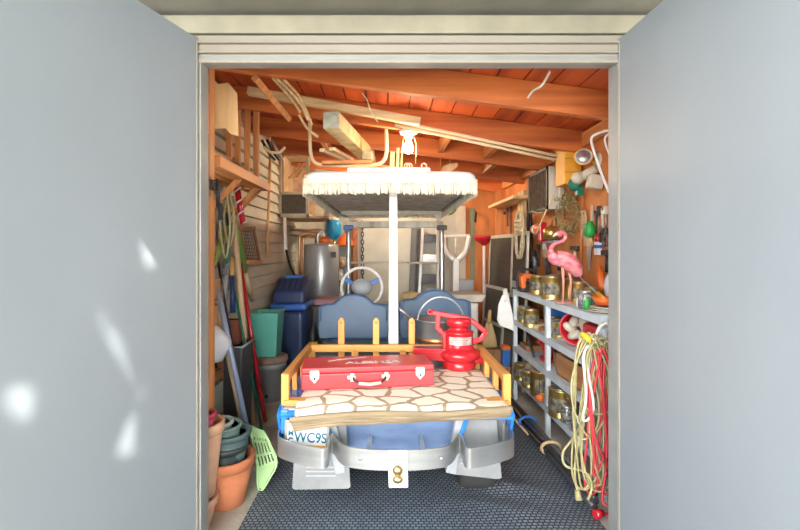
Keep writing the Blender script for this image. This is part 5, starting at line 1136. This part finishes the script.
# bulb
bp_ = Vector((.135, 2.95, 0)); zb = ceil_z(.135)-.14
lt = thing('ceiling_light', 'bare lit bulb in white ceramic holder under the second rafter', 'light', (bp_.x, bp_.y, zb))
obj('lamp_holder', MB().lathe([(0,0),(.060,0),(.064,-.008),(.055,-.022),(.030,-.03),(.024,-.05),(0,-.05)], (bp_.x,bp_.y,zb), 24), m_white, lt)
obj('bulb', MB().lathe([(0,-.048),(.014,-.05),(.018,-.075),(.030,-.105),(.032,-.122),(.024,-.142),(0,-.152)], (bp_.x,bp_.y,zb), 20), emit('bulb_glow', (1,.80,.52), 110), lt)
lt2 = dup(lt, (.10, 4.66, ceil_z(.10)-.12), 0, 'added unseen fill bulb high behind the cart roof near the back wall')  # extra bulb, hidden by the cart roof, added to brighten the back
obj('holder_block', MB().bb((.04, 4.60, ceil_z(.10)-.12), (.16, 4.72, ceil_z(.10)-.005)), m_raf, lt2)
for ch in lt2.children:
    if ch.name.startswith('bulb'): ch.data = ch.data.copy(); ch.data.materials[0] = emit('warm_bulb', (1,.84,.60), 520)
# pull chain
obj('pull_chain', MB().tube(smooth([(bp_.x+.03,bp_.y,zb-.02),(bp_.x+.05,bp_.y,zb-.10),(bp_.x+.045,bp_.y,zb-.22)], 4), .0025, 6), m_brass, lt)
obj('pull_chain', MB().tube([(bp_.x-.03,bp_.y,zb-.02),(bp_.x-.055,bp_.y,zb-.22)], .0025, 6), m_brass, lt)
# ================================================================ THINGS UNDER THE ROOF
o = obj('ceiling_plank', MB().bar(P(248,91,2.66), P(420,122,2.72), .045, .05, (0,1,0)), m_pine, bev=.003); tag(o, 'wide pale plank slung crosswise between first and second rafters', 'plank')
for i,(a,c) in enumerate(((P(395,121,2.74),P(557,156,2.80)),(P(395,125,2.78),P(556,160,2.84)))):
    tag(obj('conduit', MB().cyl(a, c, .0105), m_pvc), ['upper thin ivory conduit running right to the yellow box','lower thin ivory conduit running right to the yellow box'][i], 'conduit')
o = obj('orange_strut', MB().bar(P(255,78,2.15), P(289,119,2.62), .03, .03, (0,1,0)), m_orz, bev=.003); tag(o, 'orange strut slanting down from first rafter at upper left', 'strut')
for i,(q0,q1,q2,lab) in enumerate(((P(273,78,2.38),P(293,101,2.62),P(300,112,2.7),'yellow cane nearest the slanting orange strut'),(P(277,78,2.38),P(299,102,2.62),P(308,120,2.7),'middle yellow cane of the bundle under the roof'),(P(284,80,2.38),P(300,98,2.62),P(312,125,2.72),'rightmost yellow cane curving toward the metal hanger'),(P(299,115,2.72),P(307,128,2.8),P(318,137,2.85),'short curved cane end by the metal hanger'))):
    tag(obj('cane', MB().tube(smooth([q0,q1,q2],6), .0085, 8), m_pinez), lab, 'cane')
t = thing('pipe_hanger', 'U-shaped pale conduit hanger carrying lumber above the cart roof', 'hanger', P(350,164,3.0))
obj('hanger_pipe', MB().tube(smooth([P(310,118,3.0),P(310,135,3.0),P(310.5,152,3.0),P(313.5,161,3.0),P(322,165,3.0),P(350,166,3.0),P(376,164.5,3.0),P(384,160,3.0),P(386.5,150,3.0),P(386,128,3.0)], 5), .0125, 10), m_pvc, t)
t = thing('crate_beam', 'square pale packing beam with block marks stored above the cart roof', 'beam', P(345,150,2.9))
obj('beam_body', MB().bar(P(331,120,2.5), P(369,157,3.55), .092, .092, (0,0,1)), mat('worn_yellow_wood', (.74,.60,.32), .7, 0, (.42,.33,.16), 10, bump=.3), t, bev=.004)
a, c = P(331,120,2.5), P(369,157,3.55); dv_ = (c-a).normalized()
obj('beam_end', MB().bar(a-dv_*.003, a+dv_*.004, .088, .088, (0,0,1)), mat('weathered_grey', (.36,.36,.28), .8, 0, (.22,.22,.17), 18), t)
for k in range(4): obj('stencil_mark', MB().bar(a.lerp(c,.35+.12*k)+Vector((-.047,0,.02)), a.lerp(c,.40+.12*k)+Vector((-.047,0,.02)), .004, .03, (0,0,1)), m_dkwood, t)
for i,(p0,p1,w_,m_,lab) in enumerate(((P(322,163,2.94),P(372,162,2.98),.05,m_ory,'orange board lying crosswise in the conduit hanger'),(P(322,150,2.9),P(345,160,3.7),.035,m_piney,'leftmost pale board end in the conduit hanger'),(P(332,149,2.9),P(352,160,3.7),.04,m_piney,'middle pale board in conduit hanger'),(P(367,155,2.92),P(372,160,3.6),.06,m_tan,'tan block end at the right of conduit hanger'))):
    tag(obj('stored_board', MB().bar(p0, p1, w_, .022 if i!=3 else .05, (0,0,1)), m_, bev=.002), lab, 'board')
for i,(px,y0,y1,w_,lab) in enumerate(((392.5,152,172,.034,'left pale wooden slat standing behind cart roof'),(398,148,172,.022,'thin pale wooden slat left of the bulb'),(402,150,170,.014,'thinnest slat just left of the lit bulb'))):
    tag(obj('timber_strip', MB().bar(P(px,y0,3.3), P(px-1,y1+10,3.3), w_, .02, (0,1,0)), m_pinez, bev=.003), lab, 'slat')
t = thing('hanging_horn', 'tan carved piece hanging from wires behind the cart roof', 'ornament', P(449,165,3.9)); obj('carved_piece', MB().prism([(-.08,-.05),(-.05,0),(.0,.02),(.07,.03),(.08,.0),(.05,-.03),(.0,-.06)], P(449,166,3.9), (1,0,0), (0,0,1), .03), m_tool, t, bev=.008)
for px in (440.5, 450): obj('hanging_wire', MB().cyl(P(px,150,3.9), P(px,166,3.9), .004), m_brass, t)
for i, px in enumerate((407, 409.5, 424)):
    c0 = P(px, 166, 3.4); tag(obj('ring', MB().tube([c0+Vector((.02*math.cos(a),0,.02*math.sin(a))) for a in [2*PI*k/14 for k in range(14)]], .006, 6, closed=True), m_cream), ['left white ring hanging below the bulb','right white ring hanging below the bulb','lone white ring right of the bulb'][i], 'ring')
o = obj('peeling_strip', MB().tube(smooth([P(550,71,2.0), P(546,79,2.03), P(541,86,2.05), P(533,91,2.1), P(528,98,2.15)],4), .006, 6), m_cream); tag(o, 'pale strip dangling from the roof at upper right', 'strip')
o = obj('wire', MB().tube(smooth([P(362,93,2.5), P(367,100,2.5), P(371,112,2.5), P(378,122,2.5)], 5), .004, 6), m_pvc); tag(o, 'thin pale wire dangling above the wide plank', 'wire')
# chairs / frames stored at upper left back
t = thing('folded_chair', 'folded metal tube chair hung above the siding at back left', 'chair', P(272,160,3.4))
for k in range(3): obj('chair_tube', MB().tube(smooth([P(262+5*k,140,3.3), P(268+5*k,152,3.3), P(275+4*k,160,3.35)], 4), .010, 8), m_blackm if k<2 else m_steel, t)
obj('chair_arm', MB().tube(smooth([P(264,147,3.2), P(270,152,3.2), P(280,152,3.2), P(285,147,3.2)], 4), .010, 8), m_pvc, t)
# ================================================================ CAMERA AND LIGHT
cam = bpy.data.cameras.new('camera'); co = bpy.data.objects.new('camera', cam); COL.objects.link(co)
co.location = (0, 0, H); co.rotation_euler = (PI/2, 0, 0)
cam.sensor_width = 36; cam.lens = F*36/800; cam.shift_x = (400-CX)/800; cam.shift_y = -(265-CY)/800; cam.clip_start = .02
bpy.context.scene.camera = co
w = bpy.data.worlds.new('world'); bpy.context.scene.world = w; w.use_nodes = True
nt = w.node_tree; bg = nt.nodes['Background']
# overcast-bright sky, strongest low over the open side in front of the shed
tc = nt.nodes.new('ShaderNodeTexCoord'); dt = nt.nodes.new('ShaderNodeVectorMath'); dt.operation = 'DOT_PRODUCT'
dt.inputs[1].default_value = Vector((-.09, -1, .18)).normalized(); nt.links.new(tc.outputs['Generated'], dt.inputs[0])
mr = nt.nodes.new('ShaderNodeMapRange'); mr.interpolation_type = 'SMOOTHSTEP'
mr.inputs['From Min'].default_value = .80; mr.inputs['From Max'].default_value = .97; mr.inputs['To Min'].default_value = 3.5; mr.inputs['To Max'].default_value = 11.5
nt.links.new(dt.outputs['Value'], mr.inputs['Value']); nt.links.new(mr.outputs[0], bg.inputs[1])
cr = nt.nodes.new('ShaderNodeMix'); cr.data_type = 'RGBA'; cr.inputs['A'].default_value = (.92, .96, 1, 1); cr.inputs['B'].default_value = (1, .97, .92, 1)
mr2 = nt.nodes.new('ShaderNodeMapRange'); mr2.inputs['From Min'].default_value = .80; mr2.inputs['From Max'].default_value = .97
nt.links.new(dt.outputs['Value'], mr2.inputs['Value']); nt.links.new(mr2.outputs[0], cr.inputs['Factor']); nt.links.new(cr.outputs['Result'], bg.inputs[0])
# sun through a tree crown
sd_ = Vector((-.62, .50, -.60)).normalized()
sun = bpy.data.lights.new('sun', 'SUN'); so = bpy.data.objects.new('sun', sun); COL.objects.link(so)
sun.energy = 6.5; sun.angle = math.radians(.6); sun.color = (1, .97, .90)
so.rotation_euler = sd_.to_track_quat('-Z', 'Y').to_euler()
def door_pt(px, py):
    k = (px-CX)/F; t = (k*1.765+.768)/(-.2924+k*.9563); y = 1.765-.9563*t; return Vector((-.768-.2924*t, y, H-(py-CY)*y/F))
gaps = []
for (px, py, r) in ((117,436,.066),(56,457,.038),(17,412,.018),(146,260,.025),(123,387,.020),(109,341,.012),(178,209,.015),(150,136,.013),(95,316,.010)):
    p = door_pt(px, py); gaps.append((p, max(.003, r*.75-.006)))
rt = random.Random(11); cc = Vector((-.55, 1.2, 1.1))-sd_*4.2; u_ = sd_.cross(Vector((0,0,1))).normalized(); v_ = sd_.cross(u_)
tree = thing('shade_tree', 'broad leafy tree whose crown shades the open doors', 'tree', (2.3, -2.6, 0))
lm = MB(); cnt = 0
while cnt < 15000:
    a = rt.uniform(-3.2, 3.2); b_ = rt.uniform(-2.4, 2.4)
    if (a/3.2)**2+(b_/2.4)**2 > 1: continue
    cnt += 1
    p = cc+u_*a+v_*b_-sd_*rt.uniform(-.35, .35)
    big = .12
    for (g, r) in gaps:
        w_ = g-p; dd = (w_-sd_*w_.dot(sd_)).length-r
        if dd < big: big = dd
    if big < .008: continue
    L_ = min(.11, big*.98); R = (sd_.to_track_quat('Z','X').to_matrix()) @ Euler((rt.uniform(-.7,.7), rt.uniform(-.7,.7), rt.uniform(0,6.28))).to_matrix()
    lm.add([p+R@Vector(q) for q in ((-L_,0,0),(-L_*.3,-L_*.5,0),(L_*.5,-L_*.45,0),(L_,0,0),(L_*.5,L_*.45,0),(-L_*.3,L_*.5,0))], [(0,1,2,3,4,5)])
lf = obj('leaves', lm, mat('tree_leaf', (.10,.20,.05), .6, 0, (.05,.11,.03), 5), tree); lf['kind'] = 'stuff'
obj('trunk', MB().tube(smooth([(2.3,-2.6,0),(2.25,-2.5,1.4),(2.2,-1.9,2.6),(cc.x,cc.y,cc.z)], 5), [.16]*5+[.13]*5+[.08]*6, 14), m_dkwoodz, tree)
for (dx, dy) in ((-.9,.5),(.8,-.4),(-.3,-.9)): obj('branch', MB().tube([(2.22,-1.9,2.5), (cc.x+dx*.5, cc.y+dy*.5, cc.z-.1), (cc.x+dx, cc.y+dy, cc.z+.1)], [.07,.05,.02], 8), m_dkwoodz, tree)
s = bpy.context.scene
s.view_settings.view_transform = 'Standard'; s.view_settings.look = 'None'; s.view_settings.gamma = 1; s.view_settings.exposure = 0.55
